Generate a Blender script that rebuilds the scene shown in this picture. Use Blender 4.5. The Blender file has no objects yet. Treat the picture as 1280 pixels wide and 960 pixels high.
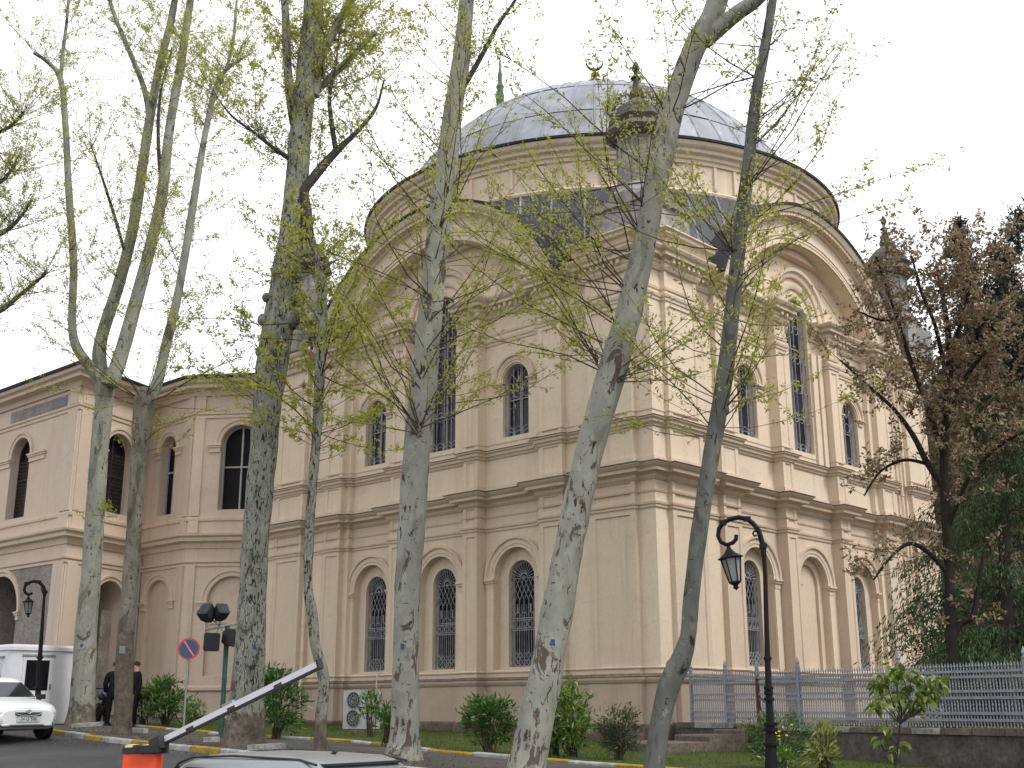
import bpy, bmesh, math, random
import numpy as np
from mathutils import Vector, Matrix, noise as mnoise
rng = np.random.default_rng(7)
random.seed(7)
SC = bpy.context.scene
COL = SC.collection
PI = math.pi
# ------------------------------------------------------------------ camera
FOCAL, TILT, ROLL = 1468.7, math.atan(401/1468.7), -.003
CAM = Vector((17.766, -24.174, 0.0))
_a = math.radians(46.68)
HEAD = Vector((-math.cos(_a), math.sin(_a), 0)); SIDE = Vector((HEAD.y, -HEAD.x, 0)); ZUP = Vector((0, 0, 1))
FWD = HEAD*math.cos(TILT)+ZUP*math.sin(TILT); UPV = -HEAD*math.sin(TILT)+ZUP*math.cos(TILT)
CR = SIDE*math.cos(ROLL)+UPV*math.sin(ROLL); CU = -SIDE*math.sin(ROLL)+UPV*math.cos(ROLL)
cd = bpy.data.cameras.new('camera'); cam = bpy.data.objects.new('camera', cd); COL.objects.link(cam)
cd.sensor_width = 36; cd.lens = FOCAL*36/1280; cd.clip_start = .1; cd.clip_end = 3000
cam.matrix_world = Matrix(((CR.x, CU.x, -FWD.x, CAM.x), (CR.y, CU.y, -FWD.y, CAM.y), (CR.z, CU.z, -FWD.z, CAM.z), (0, 0, 0, 1)))
SC.camera = cam

def site(u, v, d):
    """surveyed point: where the sight line through photo point (u, v) is d metres away on plan"""
    q = CR*(u-640)+CU*(480-v)+FWD*FOCAL
    return CAM+q*(d/math.hypot(q.x, q.y))

# ------------------------------------------------------------------ sky and sun
SUN_EL, SUN_AZ = 50, -12        # sun stands over the street, to the south-east of the corner
sd = Vector((math.cos(math.radians(SUN_EL))*math.cos(math.radians(-SUN_AZ)), math.cos(math.radians(SUN_EL))*math.sin(math.radians(-SUN_AZ)), math.sin(math.radians(SUN_EL))))
ld = bpy.data.lights.new('sun', 'SUN'); ld.energy = 2.4; ld.angle = math.radians(18); ld.color = (1, .97, .92)
lo = bpy.data.objects.new('sun', ld); COL.objects.link(lo); lo.rotation_euler = sd.to_track_quat('Z', 'Y').to_euler(); lo.location = (40, -20, 60)
W = bpy.data.worlds.new('World'); SC.world = W; W.use_nodes = True
nt = W.node_tree; nt.nodes.clear()
o_ = nt.nodes.new('ShaderNodeOutputWorld'); mx = nt.nodes.new('ShaderNodeMixShader')
b1 = nt.nodes.new('ShaderNodeBackground'); b2 = nt.nodes.new('ShaderNodeBackground')
sky = nt.nodes.new('ShaderNodeTexSky'); sky.sky_type = 'NISHITA'; sky.sun_disc = False
sky.sun_elevation = math.radians(SUN_EL); sky.sun_rotation = math.radians(90+SUN_AZ)
sky.dust_density = 4
nt.links.new(sky.outputs[0], b1.inputs[0]); b1.inputs[1].default_value = .11
tc = nt.nodes.new('ShaderNodeTexCoord'); nz = nt.nodes.new('ShaderNodeTexNoise'); nz.inputs['Scale'].default_value = 2.2; nz.inputs['Detail'].default_value = 5
nt.links.new(tc.outputs['Generated'], nz.inputs['Vector'])
cr_ = nt.nodes.new('ShaderNodeValToRGB')
cr_.color_ramp.elements[0].color = (.93, .97, 1.03, 1); cr_.color_ramp.elements[1].color = (1.0, 1.0, 1.0, 1)
cr_.color_ramp.elements[0].position = .35; cr_.color_ramp.elements[1].position = .6
nt.links.new(nz.outputs[0], cr_.inputs[0]); nt.links.new(cr_.outputs[0], b2.inputs[0]); b2.inputs[1].default_value = 1.65
mx.inputs[0].default_value = .92
nt.links.new(b1.outputs[0], mx.inputs[1]); nt.links.new(b2.outputs[0], mx.inputs[2]); nt.links.new(mx.outputs[0], o_.inputs[0])
vs = SC.view_settings; vs.view_transform = 'Standard'; vs.look = 'None'; vs.exposure = 0; vs.gamma = 1
SC.render.engine = 'CYCLES'
SC.cycles.max_bounces = 6; SC.cycles.transparent_max_bounces = 8

# ------------------------------------------------------------------ mesh helpers
class MB:
    def __init__(s): s.v = []; s.f = []
    def add(s, v, f):
        n = len(s.v); s.v += [tuple(p) for p in v]; s.f += [tuple(i+n for i in q) for q in f]
    def box(s, a0, a1, b0, b1, c0, c1, fn=None):
        v = [(a, b, c) for a in (a0, a1) for b in (b0, b1) for c in (c0, c1)]
        if fn: v = [fn(*p) for p in v]
        s.add(v, [(0, 1, 3, 2), (4, 6, 7, 5), (0, 4, 5, 1), (2, 3, 7, 6), (0, 2, 6, 4), (1, 5, 7, 3)])
    def obox(s, c, ax, ay, az):
        c, ax, ay, az = Vector(c), Vector(ax), Vector(ay), Vector(az)
        s.box(-1, 1, -1, 1, -1, 1, lambda a, b, d: tuple(c+ax*a+ay*b+az*d))
    def prism(s, poly, fn0, fn1):
        n = len(poly); v = [fn0(*p) for p in poly]+[fn1(*p) for p in poly]
        f = [tuple(range(n))[::-1], tuple(range(n, 2*n))]+[(i, (i+1) % n, n+(i+1) % n, n+i) for i in range(n)]
        s.add(v, f)
    def tube(s, pts, rad, n=6, cap=True, wob=0, seed=0):
        P = [Vector(p) for p in pts]; m = len(P)
        if not hasattr(rad, '__len__'): rad = [rad]*m
        ref = None; v = []
        for i in range(m):
            t = (P[min(i+1, m-1)]-P[max(i-1, 0)])
            if t.length < 1e-9: t = Vector((0, 0, 1))
            t.normalize()
            if ref is None: ref = t.orthogonal().normalized()
            ref = (ref-t*ref.dot(t))
            if ref.length < 1e-6: ref = t.orthogonal()
            ref.normalize(); b = t.cross(ref)
            for k in range(n):
                a = 2*PI*k/n; r = rad[i]
                d = ref*math.cos(a)+b*math.sin(a)
                if wob:
                    q = P[i]+d*r
                    r *= 1+wob*(mnoise.noise(q*1.7+Vector((seed*3.1, 0, 0)))+.5*mnoise.noise(q*4.3+Vector((0, seed*2.7, 0))))
                v.append(P[i]+d*r)
        f = [(i*n+k, i*n+(k+1) % n, (i+1)*n+(k+1) % n, (i+1)*n+k) for i in range(m-1) for k in range(n)]
        if cap: f += [tuple(range(n))[::-1], tuple(range((m-1)*n, m*n))]
        s.add(v, f)
    def lathe(s, prof, n=16, c=(0, 0, 0), cap=True, rot=0):
        m = len(prof)
        v = [(c[0]+r*math.cos(2*PI*k/n+rot), c[1]+r*math.sin(2*PI*k/n+rot), c[2]+z) for r, z in prof for k in range(n)]
        f = [(i*n+k, i*n+(k+1) % n, (i+1)*n+(k+1) % n, (i+1)*n+k) for i in range(m-1) for k in range(n)]
        if cap: f += [tuple(range(n))[::-1], tuple(range((m-1)*n, m*n))]
        s.add(v, f)
    def sweep(s, path, prof, closed=False):
        """mitred moulding: path of plan points (outward on the right hand), prof of (out, z), closed section"""
        P = [Vector(p).to_2d() for p in path]; m = len(P); k = len(prof); v = []
        def nrm(a, b):
            d = (b-a).normalized(); return Vector((d.y, -d.x))
        for i in range(m):
            if closed: na, nb = nrm(P[i-1], P[i]), nrm(P[i], P[(i+1) % m])
            else:
                na = nrm(P[i-1], P[i]) if i else nrm(P[0], P[1]); nb = nrm(P[i], P[i+1]) if i < m-1 else na
            b = (na+nb); b = b/max(.25, (1+na.dot(nb)))
            for d, z in prof: v.append((P[i].x+b.x*d, P[i].y+b.y*d, z))
        f = []
        for i in range(m if closed else m-1):
            j = (i+1) % m
            f += [(i*k+q, i*k+(q+1) % k, j*k+(q+1) % k, j*k+q) for q in range(k)]
        if not closed: f += [tuple(range(k))[::-1], tuple(range((m-1)*k, m*k))]
        s.add(v, f)
    def ring(s, sc, zc, r0, r1, o0, o1, fn, a0=0, a1=PI, n=24, prof=None):
        """arched band: radii r0..r1, from depth o0 to o1, or a section prof of (r, o)"""
        pr = prof or [(r0, o0), (r1, o0), (r1, o1), (r0, o1)]; k = len(pr); v = []
        for i in range(n+1):
            a = a0+(a1-a0)*i/n
            for r, o in pr: v.append(fn(sc+r*math.cos(a), o, zc+r*math.sin(a)))
        f = [(i*k+q, i*k+(q+1) % k, (i+1)*k+(q+1) % k, (i+1)*k+q) for i in range(n) for q in range(k)]
        f += [tuple(range(k))[::-1], tuple(range(n*k, (n+1)*k))]
        s.add(v, f)

ORIG = {}
def mesh_of(name, mb, mat, org=(0, 0, 0), smooth=None, fix=True):
    me = bpy.data.meshes.new(name); o = Vector(org)
    me.from_pydata([tuple(Vector(p)-o) for p in mb.v], [], mb.f)
    if fix:
        b = bmesh.new(); b.from_mesh(me); bmesh.ops.recalc_face_normals(b, faces=b.faces); b.to_mesh(me); b.free()
    for m in (mat if isinstance(mat, (list, tuple)) else [mat]): me.materials.append(m)
    if smooth is not None:
        me.polygons.foreach_set('use_smooth', [True]*len(me.polygons)); me.set_sharp_from_angle(angle=math.radians(smooth))
    me.update(); return me
def link(name, me, parent=None, loc=None):
    o = bpy.data.objects.new(name, me); COL.objects.link(o)
    if parent: o.parent = parent; ORIG[o.name] = ORIG.get(parent.name, (0, 0, 0))
    if loc is not None: o.location = loc
    return o
def obj(name, mb, mat, parent=None, smooth=None, fix=True, kind=None, label=None):
    org = ORIG.get(parent.name, (0, 0, 0)) if parent else (0, 0, 0)
    o = link(name, mesh_of(name, mb, mat, org, smooth, fix), parent)
    if kind: o['kind'] = kind
    if label: o['label'] = label
    return o
def thing(name, loc, label, cat, group=None):
    o = bpy.data.objects.new(name, None); COL.objects.link(o); o.location = loc; o.empty_display_size = .3
    o['label'] = label; o['category'] = cat
    if group: o['group'] = group
    ORIG[o.name] = tuple(loc); return o
def copy_tree(o, parent=None, loc=None, rot=None):
    c = o.copy(); COL.objects.link(c)
    if parent: c.parent = parent
    for ch in list(o.children): copy_tree(ch, c)
    if loc is not None: c.location = loc
    if rot is not None: c.rotation_euler[2] = rot
    return c
def fast_mesh(name, V, quads, mat, org=(0, 0, 0)):
    """large leaf meshes from arrays: V (n,3), quads (m,4)"""
    me = bpy.data.meshes.new(name); V = np.asarray(V, np.float32)-np.asarray(org, np.float32)
    me.vertices.add(len(V)); me.vertices.foreach_set('co', V.ravel())
    q = np.asarray(quads, np.int32); k = q.shape[1]
    me.loops.add(q.size); me.loops.foreach_set('vertex_index', q.ravel())
    me.polygons.add(len(q)); me.polygons.foreach_set('loop_start', np.arange(0, q.size, k, dtype=np.int32))
    me.polygons.foreach_set('loop_total', np.full(len(q), k, np.int32))
    me.materials.append(mat); me.update(calc_edges=True); me.validate(); return me

# ------------------------------------------------------------------ materials
class N:
    def __init__(s, name, rough=.8, spec=.3, metal=0):
        s.m = bpy.data.materials.new(name); s.m.use_nodes = True; s.t = s.m.node_tree
        s.b = s.t.nodes['Principled BSDF']; s.b.inputs['Roughness'].default_value = rough
        s.b.inputs['Specular IOR Level'].default_value = spec; s.b.inputs['Metallic'].default_value = metal
        s.tc = s.t.nodes.new('ShaderNodeTexCoord')
    def L(s, a, b): s.t.links.new(a, b)
    def map(s, sc=(1, 1, 1), src='Object'):
        n = s.t.nodes.new('ShaderNodeMapping'); n.inputs['Scale'].default_value = sc; s.L(s.tc.outputs[src], n.inputs[0]); return n.outputs[0]
    def noise(s, scale, detail=4, rough=.55, vec=None, dist=0):
        n = s.t.nodes.new('ShaderNodeTexNoise'); n.inputs['Scale'].default_value = scale; n.inputs['Detail'].default_value = detail
        n.inputs['Roughness'].default_value = rough; n.inputs['Distortion'].default_value = dist
        s.L(vec if vec is not None else s.map(), n.inputs['Vector']); return n.outputs[0]
    def voro(s, scale, feat='F1', vec=None, rand=1, out='Distance'):
        n = s.t.nodes.new('ShaderNodeTexVoronoi'); n.feature = feat; n.inputs['Scale'].default_value = scale; n.inputs['Randomness'].default_value = rand
        s.L(vec if vec is not None else s.map(), n.inputs['Vector']); return n.outputs[out]
    def ramp(s, fac, stops, interp='LINEAR'):
        n = s.t.nodes.new('ShaderNodeValToRGB'); n.color_ramp.interpolation = interp
        e = n.color_ramp.elements
        while len(e) < len(stops): e.new(.5)
        for q, (p, c) in zip(e, stops):
            q.position = p; q.color = (*c, 1) if hasattr(c, '__len__') else (c, c, c, 1)
        s.L(fac, n.inputs[0]); return n.outputs[0]
    def mix(s, fac, a, b, mode='MIX'):
        n = s.t.nodes.new('ShaderNodeMix'); n.data_type = 'RGBA'; n.blend_type = mode
        for k, x in ((0, fac), (6, a), (7, b)):
            if hasattr(x, 'node'): s.L(x, n.inputs[k])
            else: n.inputs[k].default_value = x if k == 0 else (*x, 1)
        return n.outputs[2]
    def math(s, op, a, b=0):
        n = s.t.nodes.new('ShaderNodeMath'); n.operation = op
        for k, x in ((0, a), (1, b)):
            if hasattr(x, 'node'): s.L(x, n.inputs[k])
            else: n.inputs[k].default_value = x
        return n.outputs[0]
    def col(s, c):
        if hasattr(c, 'node'): s.L(c, s.b.inputs['Base Color'])
        else: s.b.inputs['Base Color'].default_value = (*c, 1)
        return s
    def bump(s, h, st=.3, dist=.02):
        n = s.t.nodes.new('ShaderNodeBump'); n.inputs['Strength'].default_value = st; n.inputs['Distance'].default_value = dist
        s.L(h, n.inputs['Height']); s.L(n.outputs[0], s.b.inputs['Normal']); return s
    def island(s):
        g = s.t.nodes.new('ShaderNodeNewGeometry'); return g.outputs['Random Per Island']
    def objrand(s):
        g = s.t.nodes.new('ShaderNodeObjectInfo'); return g.outputs['Random']

def plain(name, c, rough=.6, spec=.3, metal=0, var=.12, sc=6, bump=0):
    n = N(name, rough, spec, metal)
    f = n.noise(sc, 5)
    n.col(n.ramp(f, [(.3, tuple(x*(1-var) for x in c)), (.7, tuple(min(1, x*(1+var)) for x in c))]))
    if bump: n.bump(n.noise(sc*8, 3), bump, .01)
    return n.m

def plaster(name, base, pink, dirt=.5):
    n = N(name, .9, .15)
    big = n.noise(.35, 5, .6); mid = n.noise(1.6, 6, .65); fine = n.noise(14, 4, .6)
    c = n.mix(n.ramp(big, [(.36, 0), (.62, 1)]), base, pink)
    c = n.mix(n.ramp(mid, [(.35, .0), (.75, .22)]), c, tuple(x*.72 for x in base))
    st = n.noise(1.0, 6, .7, n.map((3.4, 3.4, .16)))             # rain streaks
    c = n.mix(n.math('MULTIPLY', n.ramp(st, [(.53, 0), (.78, .8)]), dirt), c, (.30, .235, .18))
    so = n.noise(.8, 7, .7, n.map((1, 1, 1.6)), .5)                # sooty blotches
    c = n.mix(n.math('MULTIPLY', n.ramp(so, [(.56, 0), (.74, .42)]), dirt), c, (.29, .225, .175))
    ck = n.voro(.55, 'DISTANCE_TO_EDGE', n.map((1, 1, .6)))          # hair cracks
    c = n.mix(n.ramp(ck, [(0, .16), (.005, 0)]), c, (.16, .125, .10))
    ch = n.noise(2.3, 8, .75)                                     # worn, patched spots
    c = n.mix(n.ramp(ch, [(.69, 0), (.73, .45)]), c, (.42, .36, .30))
    c = n.mix(n.ramp(fine, [(.3, .12), (.6, 0)]), c, (.2, .17, .14))
    n.col(c); n.bump(n.math('ADD', n.noise(3, 6, .6), n.math('MULTIPLY', n.noise(40, 3), .4)), .25, .012)
    return n.m
M = {}
M['plaster'] = plaster('plaster', (.69, .58, .445), (.69, .56, .43), .5)
M['plaster_low'] = plaster('lower_plaster', (.62, .515, .40), (.61, .49, .38), .5)  # pinker grime, plus the lower wall's shade painted into a darker colour
M['plinth'] = plaster('plinth_plaster', (.46, .375, .30), (.44, .345, .275), .8)  # splash stains, with shade near the ground mixed into the tone
M['trim'] = plaster('trim_plaster', (.63, .52, .405), (.62, .49, .385), .55)
M['wing'] = plaster('wing_plaster', (.58, .48, .385), (.56, .445, .36), .6)
M['band'] = plaster('arch_plaster', (.69, .58, .455), (.68, .555, .43), .5)
def stone(name, c0, c1, sc=1.2, bump=.5):
    n = N(name, .92, .2)
    f = n.noise(sc, 9, .68); g = n.noise(sc*7, 5, .6)
    c = n.ramp(f, [(.3, c0), (.55, tuple((a+b)/2 for a, b in zip(c0, c1))), (.72, c1)])
    c = n.mix(n.ramp(g, [(.35, .5), (.55, 0)]), c, tuple(x*.55 for x in c0))
    n.col(c); n.bump(n.math('ADD', n.noise(sc*3, 8, .7), n.math('MULTIPLY', g, .5)), bump, .03); return n.m
M['brown_stone'] = stone('base_stone', (.10, .075, .06), (.26, .20, .165))
M['grey_stone'] = stone('turret_stone', (.17, .165, .15), (.46, .45, .43), 1.3)
M['dark_stone'] = stone('weathered_cornice_stone', (.09, .085, .075), (.24, .225, .20), 1.4)
M['wall_stone'] = stone('retaining_wall_stone', (.045, .042, .036), (.17, .155, .135), 1.6)
M['step_stone'] = stone('step_stone', (.085, .07, .058), (.22, .18, .15), 2)
M['patch'] = stone('bare_render', (.17, .155, .14), (.36, .33, .30), 1.4)
def lead(name, c0, c1, rough=.5):
    n = N(name, rough, .5, .25)
    f = n.noise(.9, 7, .65); s = n.noise(1, 5, .6, n.map((3, 3, .3)))
    c = n.ramp(f, [(.3, c0), (.7, c1)]); c = n.mix(n.ramp(s, [(.55, 0), (.75, .5)]), c, tuple(min(1, x*1.6) for x in c1))
    c = n.mix(n.math('MULTIPLY', n.objrand(), .35), c, tuple(x*.6 for x in c0))
    n.col(c); n.bump(n.noise(5, 4), .2, .02); return n.m
M['lead'] = lead('dome_lead', (.19, .197, .225), (.35, .365, .41), .6)
M['dark_lead'] = lead('old_lead', (.045, .047, .06), (.10, .104, .13), .7)
M['black_lead'] = lead('lead_flashing', (.02, .021, .026), (.05, .052, .06), .7)
M['lead_seam'] = lead('lead_seam', (.17, .175, .20), (.33, .345, .385), .6)
M['gold'] = plain('gilt', (.22, .10, .035), .5, .5, .5, .4)
M['verdigris'] = plain('verdigris', (.10, .15, .10), .8, .2, 0, .3)
M['bronze'] = plain('dark_bronze', (.055, .06, .045), .7, .3, .2, .4)
M['grille'] = plain('painted_grille', (.25, .25, .28), .7, .2, 0, .35)
M['frame'] = plain('window_frame', (.36, .34, .33), .7, .2, 0, .15)
def glassmat(name, c, rough=.12, spec=.5):
    n = N(name, rough, spec); f = n.noise(1.3, 5, .6, n.map((1, 1, .6)))
    n.col(n.ramp(f, [(.35, tuple(x*.5 for x in c)), (.65, tuple(x*1.5 for x in c))])); n.bump(n.noise(1.1, 2), .06, .02); return n.m
M['pane'] = glassmat('window_glass', (.008, .008, .011), .5, .12)
M['upane'] = glassmat('upper_window_glass', (.022, .024, .04), .2, .3)
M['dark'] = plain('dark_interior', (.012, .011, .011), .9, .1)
M['shutter'] = plain('dark_shutter', (.035, .028, .026), .7, .25, 0, .3)
M['carglass'] = glassmat('car_glass', (.018, .02, .026), .05)
M['white_paint'] = plain('white_car_paint', (.78, .80, .80), .25, .5, 0, .03, 2)
M['silver_paint'] = plain('silver_car_paint', (.25, .265, .275), .32, .5, .35, .06, 2)
M['tyre'] = plain('tyre_rubber', (.018, .018, .018), .85, .2)
M['alloy'] = plain('alloy', (.5, .5, .52), .35, .5, .8)
M['black_metal'] = plain('black_iron', (.006, .006, .008), .6, .2, 0, .3)
M['black_plastic'] = plain('black_plastic', (.02, .02, .024), .6, .4, 0, .3)
M['green_pole'] = plain('green_pole_paint', (.018, .075, .055), .5, .4, 0, .25)
M['grey_metal'] = plain('grey_steel', (.28, .29, .30), .5, .4, .4)
M['fence_paint'] = plain('fence_paint', (.22, .235, .275), .65, .3, 0, .22, 9)
M['rust'] = plain('rust', (.10, .045, .028), .9, .1, 0, .4, 20)
M['orange'] = plain('orange_cabinet', (.72, .075, .018), .45, .4, 0, .08)
M['boom_white'] = plain('boom_white', (.64, .63, .66), .4, .4, 0, .06)
M['red'] = plain('sign_red', (.52, .05, .06), .5, .4, 0, .1)
M['dark_red'] = plain('reflector_red', (.05, .01, .014), .4, .5)
M['sign_blue'] = plain('sign_blue', (.035, .075, .15), .5, .4, 0, .12)
M['tag_blue'] = plain('tag_blue', (.015, .055, .18), .5, .4, 0, .2)
M['booth'] = plain('booth_white', (.70, .70, .73), .5, .4, 0, .07, 2)
M['ac_white'] = plain('ac_casing', (.42, .43, .44), .5, .3, 0, .08)
M['hose'] = plain('pale_hose', (.26, .25, .23), .7)
M['kerb_w'] = stone('kerb_white', (.22, .22, .21), (.55, .55, .54), 3, .4)
M['kerb_y'] = stone('kerb_yellow', (.22, .15, .035), (.48, .32, .07), 3, .4)
M['cloth'] = plain('navy_cloth', (.012, .013, .022), .95, .1, 0, .3)
M['cloth2'] = plain('black_cloth', (.010, .010, .012), .95, .1, 0, .3)
M['skin'] = plain('skin', (.42, .26, .19), .6, .3)
M['hair'] = plain('dark_hair', (.015, .011, .009), .8)
M['headlamp'] = plain('lamp_lens', (.62, .66, .72), .12, .6)
M['lantern_glass'] = glassmat('lantern_glass', (.22, .22, .22), .25)
def asphalt(name, c):
    n = N(name, .9, .25)
    f = n.noise(.5, 6, .6); g = n.voro(60); h = n.noise(2.5, 8, .7)
    cc = n.ramp(f, [(.3, tuple(x*.75 for x in c)), (.7, tuple(x*1.3 for x in c))])
    cc = n.mix(n.ramp(h, [(.6, 0), (.75, .35)]), cc, tuple(x*1.9 for x in c))
    cc = n.mix(n.ramp(n.voro(.7, 'DISTANCE_TO_EDGE'), [(0, .6), (.012, 0)]), cc, (.02, .02, .02))
    n.col(cc); n.bump(g, .3, .008); return n.m
M['asphalt'] = asphalt('asphalt', (.055, .054, .056))
M['pavement'] = asphalt('pavement_asphalt', (.062, .058, .054))
def soil():
    n = N('soil', 1, .1); f = n.noise(1.5, 9, .7)
    n.col(n.ramp(f, [(.3, (.045, .035, .026)), (.7, (.13, .10, .072))])); n.bump(n.noise(9, 8, .7), .6, .05); return n.m
M['soil'] = soil()
def lawn():
    n = N('lawn', 1, .1); f = n.noise(1.1, 9, .7); g = n.noise(30, 4)
    c = n.ramp(f, [(.32, (.075, .058, .036)), (.45, (.075, .095, .026)), (.7, (.085, .13, .03))]); c = n.mix(n.ramp(g, [(.35, .5), (.6, 0)]), c, (.02, .026, .01))
    n.col(c); n.bump(n.noise(40, 5, .7), .8, .04); return n.m
M['lawn'] = lawn()
def leafmat(name, cols, trans=.45, spec=.25, rough=.55):
    n = N(name, rough, spec)
    r = n.island(); k = len(cols)
    c = n.ramp(r, [(i/max(1, k-1), x) for i, x in enumerate(cols)])
    n.col(c)
    t = n.t.nodes.new('ShaderNodeBsdfTranslucent'); n.L(c, t.inputs[0])
    m = n.t.nodes.new('ShaderNodeMixShader'); m.inputs[0].default_value = trans
    n.L(n.b.outputs[0], m.inputs[1]); n.L(t.outputs[0], m.inputs[2]); n.L(m.outputs[0], n.t.nodes['Material Output'].inputs[0]); return n.m
M['leaf_plane'] = leafmat('young_plane_leaf', [(.25, .275, .04), (.36, .385, .06), (.46, .46, .10), (.28, .29, .06), (.41, .40, .11)], .55)
M['leaf_grass'] = leafmat('grass_blade', [(.05, .085, .015), (.08, .12, .025), (.11, .12, .04)], .3)
M['leaf_laurel'] = leafmat('glossy_leaf', [(.022, .06, .012), (.045, .11, .02), (.085, .17, .03), (.05, .09, .02)], .2, .5, .35)
M['leaf_bright'] = leafmat('bright_shrub_leaf', [(.04, .09, .015), (.09, .17, .025), (.20, .27, .04)], .25, .5, .4)
M['leaf_olive'] = leafmat('dull_shrub_leaf', [(.03, .045, .02), (.05, .07, .03), (.07, .085, .04)], .2, .35, .5)
M['leaf_aucuba'] = leafmat('variegated_leaf', [(.06, .11, .02), (.16, .21, .04), (.34, .36, .09), (.22, .26, .06)], .25, .5, .35)
M['leaf_copper'] = leafmat('copper_leaf', [(.15, .085, .05), (.26, .15, .09), (.37, .24, .16), (.14, .15, .055), (.44, .33, .25), (.10, .125, .045), (.21, .12, .07)], .3, .3)
M['leaf_dark'] = leafmat('dark_needle', [(.025, .052, .02), (.045, .082, .03), (.07, .11, .042)], .1, .2)
M['leaf_cypress'] = leafmat('cypress_spray', [(.008, .014, .012), (.014, .022, .018), (.022, .032, .024)], .05, .2)
M['leaf_hill'] = leafmat('hill_scrub_leaf', [(.07, .035, .02), (.12, .06, .03), (.06, .075, .02), (.03, .055, .015)], .15, .2)
M['leaf_red'] = leafmat('parapet_weed', [(.08, .11, .02), (.16, .19, .03), (.20, .12, .04), (.11, .14, .03)], .3)
def bark(name, c0, c1, dark, fleck=.5, patch=.5, brown=None, sc=1.0, rag=0.0):
    n = N(name, .88, .15)
    vec = n.map((1, 1, .55)); f = n.noise(2.2*sc, 6, .6, vec)
    c = n.ramp(f, [(.32, c0), (.66, c1)])
    p = n.noise(1.7*sc, 6, .6, n.map((1, 1, .38)), .6)
    c = n.mix(n.ramp(p, [(.55, 0), (.575, patch)]), c, tuple(x*.58 for x in c0))
    p3 = n.noise(3.1*sc, 5, .6, n.map((1, 1, .5)), .3)
    c = n.mix(n.ramp(p3, [(.58, 0), (.60, .35)]), c, tuple(min(1, x*1.3) for x in c1))
    v = n.noise(7*sc, 5, .6, n.map((1, 1, .35)), 1.2)
    fl = n.ramp(v, [(.655-.05*fleck, 0), (.68-.05*fleck, 1)])
    c = n.mix(fl, c, dark)
    w = n.noise(11*sc, 3, .5, n.map((.7, .7, 1.6)))                  # small lenticel scars lying across the stem
    c = n.mix(n.ramp(w, [(.66, 0), (.69, .8)]), c, tuple(x*.8 for x in dark))
    if rag or brown:
        z = n.t.nodes.new('ShaderNodeSeparateXYZ'); n.L(n.tc.outputs['Object'], z.inputs[0])
    if rag:                                                          # ragged plates of old brown bark, thicker low down
        q = n.noise(3.2, 8, .68, n.map((1, 1, .45)), .8)
        low = n.ramp(n.math('DIVIDE', z.outputs[2], 9.0), [(0, .11*rag), (.35, .05*rag), (1, -.02)])
        c = n.mix(n.ramp(n.math('ADD', q, low), [(.60, 0), (.615, .92)]), c, (.085, .062, .048))
        q2 = n.noise(4.5, 6, .65, n.map((1, 1, .6)), .5)
        c = n.mix(n.ramp(n.math('ADD', q2, low), [(.63, 0), (.65, .45)]), c, (.34, .32, .265))
    if brown:
        zz = n.math('ADD', z.outputs[2], n.math('MULTIPLY', n.noise(3, 6, .7), 2.2))
        c = n.mix(n.ramp(n.math('DIVIDE', zz, brown), [(.62, .85), (.70, 0)]), c, n.ramp(n.noise(6, 6, .7), [(.35, (.055, .042, .032)), (.65, (.16, .125, .095))]))
    n.col(c); n.bump(n.math('SUBTRACT', n.math('MULTIPLY', n.noise(9, 6, .65, vec), .5), n.math('MULTIPLY', fl, .5)), .7, .035); return n.m
M['bark_pale'] = bark('pale_plane_bark', (.19, .195, .163), (.29, .295, .25), (.06, .048, .038), .45, .6, 2.4, 1.0, .35)
M['bark_ragged'] = bark('ragged_plane_bark', (.195, .197, .168), (.295, .297, .258), (.05, .04, .033), .8, .45, 1.5, 1.0, .62)
M['bark_fleck'] = bark('flecked_plane_bark', (.165, .172, .14), (.265, .272, .228), (.035, .031, .026), 2.0, .5, 2.6, 2.2, .15)
M['bark_green'] = bark('grey_green_bark', (.085, .09, .08), (.145, .15, .135), (.03, .026, .022), .4, .4, None, 1.0, .3)
M['bark_brown'] = bark('brown_bark', (.11, .10, .08), (.21, .205, .16), (.05, .04, .03), .9, .6, 5.5, 1.3)
M['limb_black'] = plain('plum_bark', (.028, .023, .021), .9, .1, 0, .3)
M['twig'] = plain('twig_bark', (.075, .055, .045), .9, .1, 0, .3)
M['limb_dark'] = plain('dark_limb_bark', (.06, .052, .046), .9, .1, 0, .3)
# ------------------------------------------------------------------ ground
def gz(x, y):
    z = -.95-.028*min(max(x, -24), 10)
    if y < -10.5: z -= .095*min(-10.5-y, 9)
    return z
def sheet(name, x0, x1, y0, y1, nx, ny, zf, mat, kind='structure', inside=None):
    m = MB(); xs = np.linspace(x0, x1, nx); ys = np.linspace(y0, y1, ny)
    V = [(x, y, zf(x, y)) for y in ys for x in xs]
    F = [(j*nx+i, j*nx+i+1, (j+1)*nx+i+1, (j+1)*nx+i) for j in range(ny-1) for i in range(nx-1)]
    m.add(V, F); o = obj(name, m, mat, smooth=30, fix=False); o['kind'] = kind; return o
m = MB()
gx = [-900, -300, -120, -60]+list(np.arange(-40, 41, 2.0))+[60, 120, 300, 900]
gy = [-900, -300, -120, -60]+list(np.arange(-40, 41, 2.0))+[60, 120, 300, 900]
m.add([(x, y, gz(x, y)-.15) for y in gy for x in gx], [(j*len(gx)+i, j*len(gx)+i+1, (j+1)*len(gx)+i+1, (j+1)*len(gx)+i) for j in range(len(gy)-1) for i in range(len(gx)-1)])
g = obj('ground', m, M['soil'], smooth=40, fix=False); g['kind'] = 'structure'
K1 = [(-60, -8.6), (-16.5, -8.95), (-12.4, -9.4), (-10, -9.8), (-7.4, -10.07), (-3.7, -10.2), (0, -10.35), (5, -10.5), (12, -10.6), (40, -10.6)]
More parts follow.
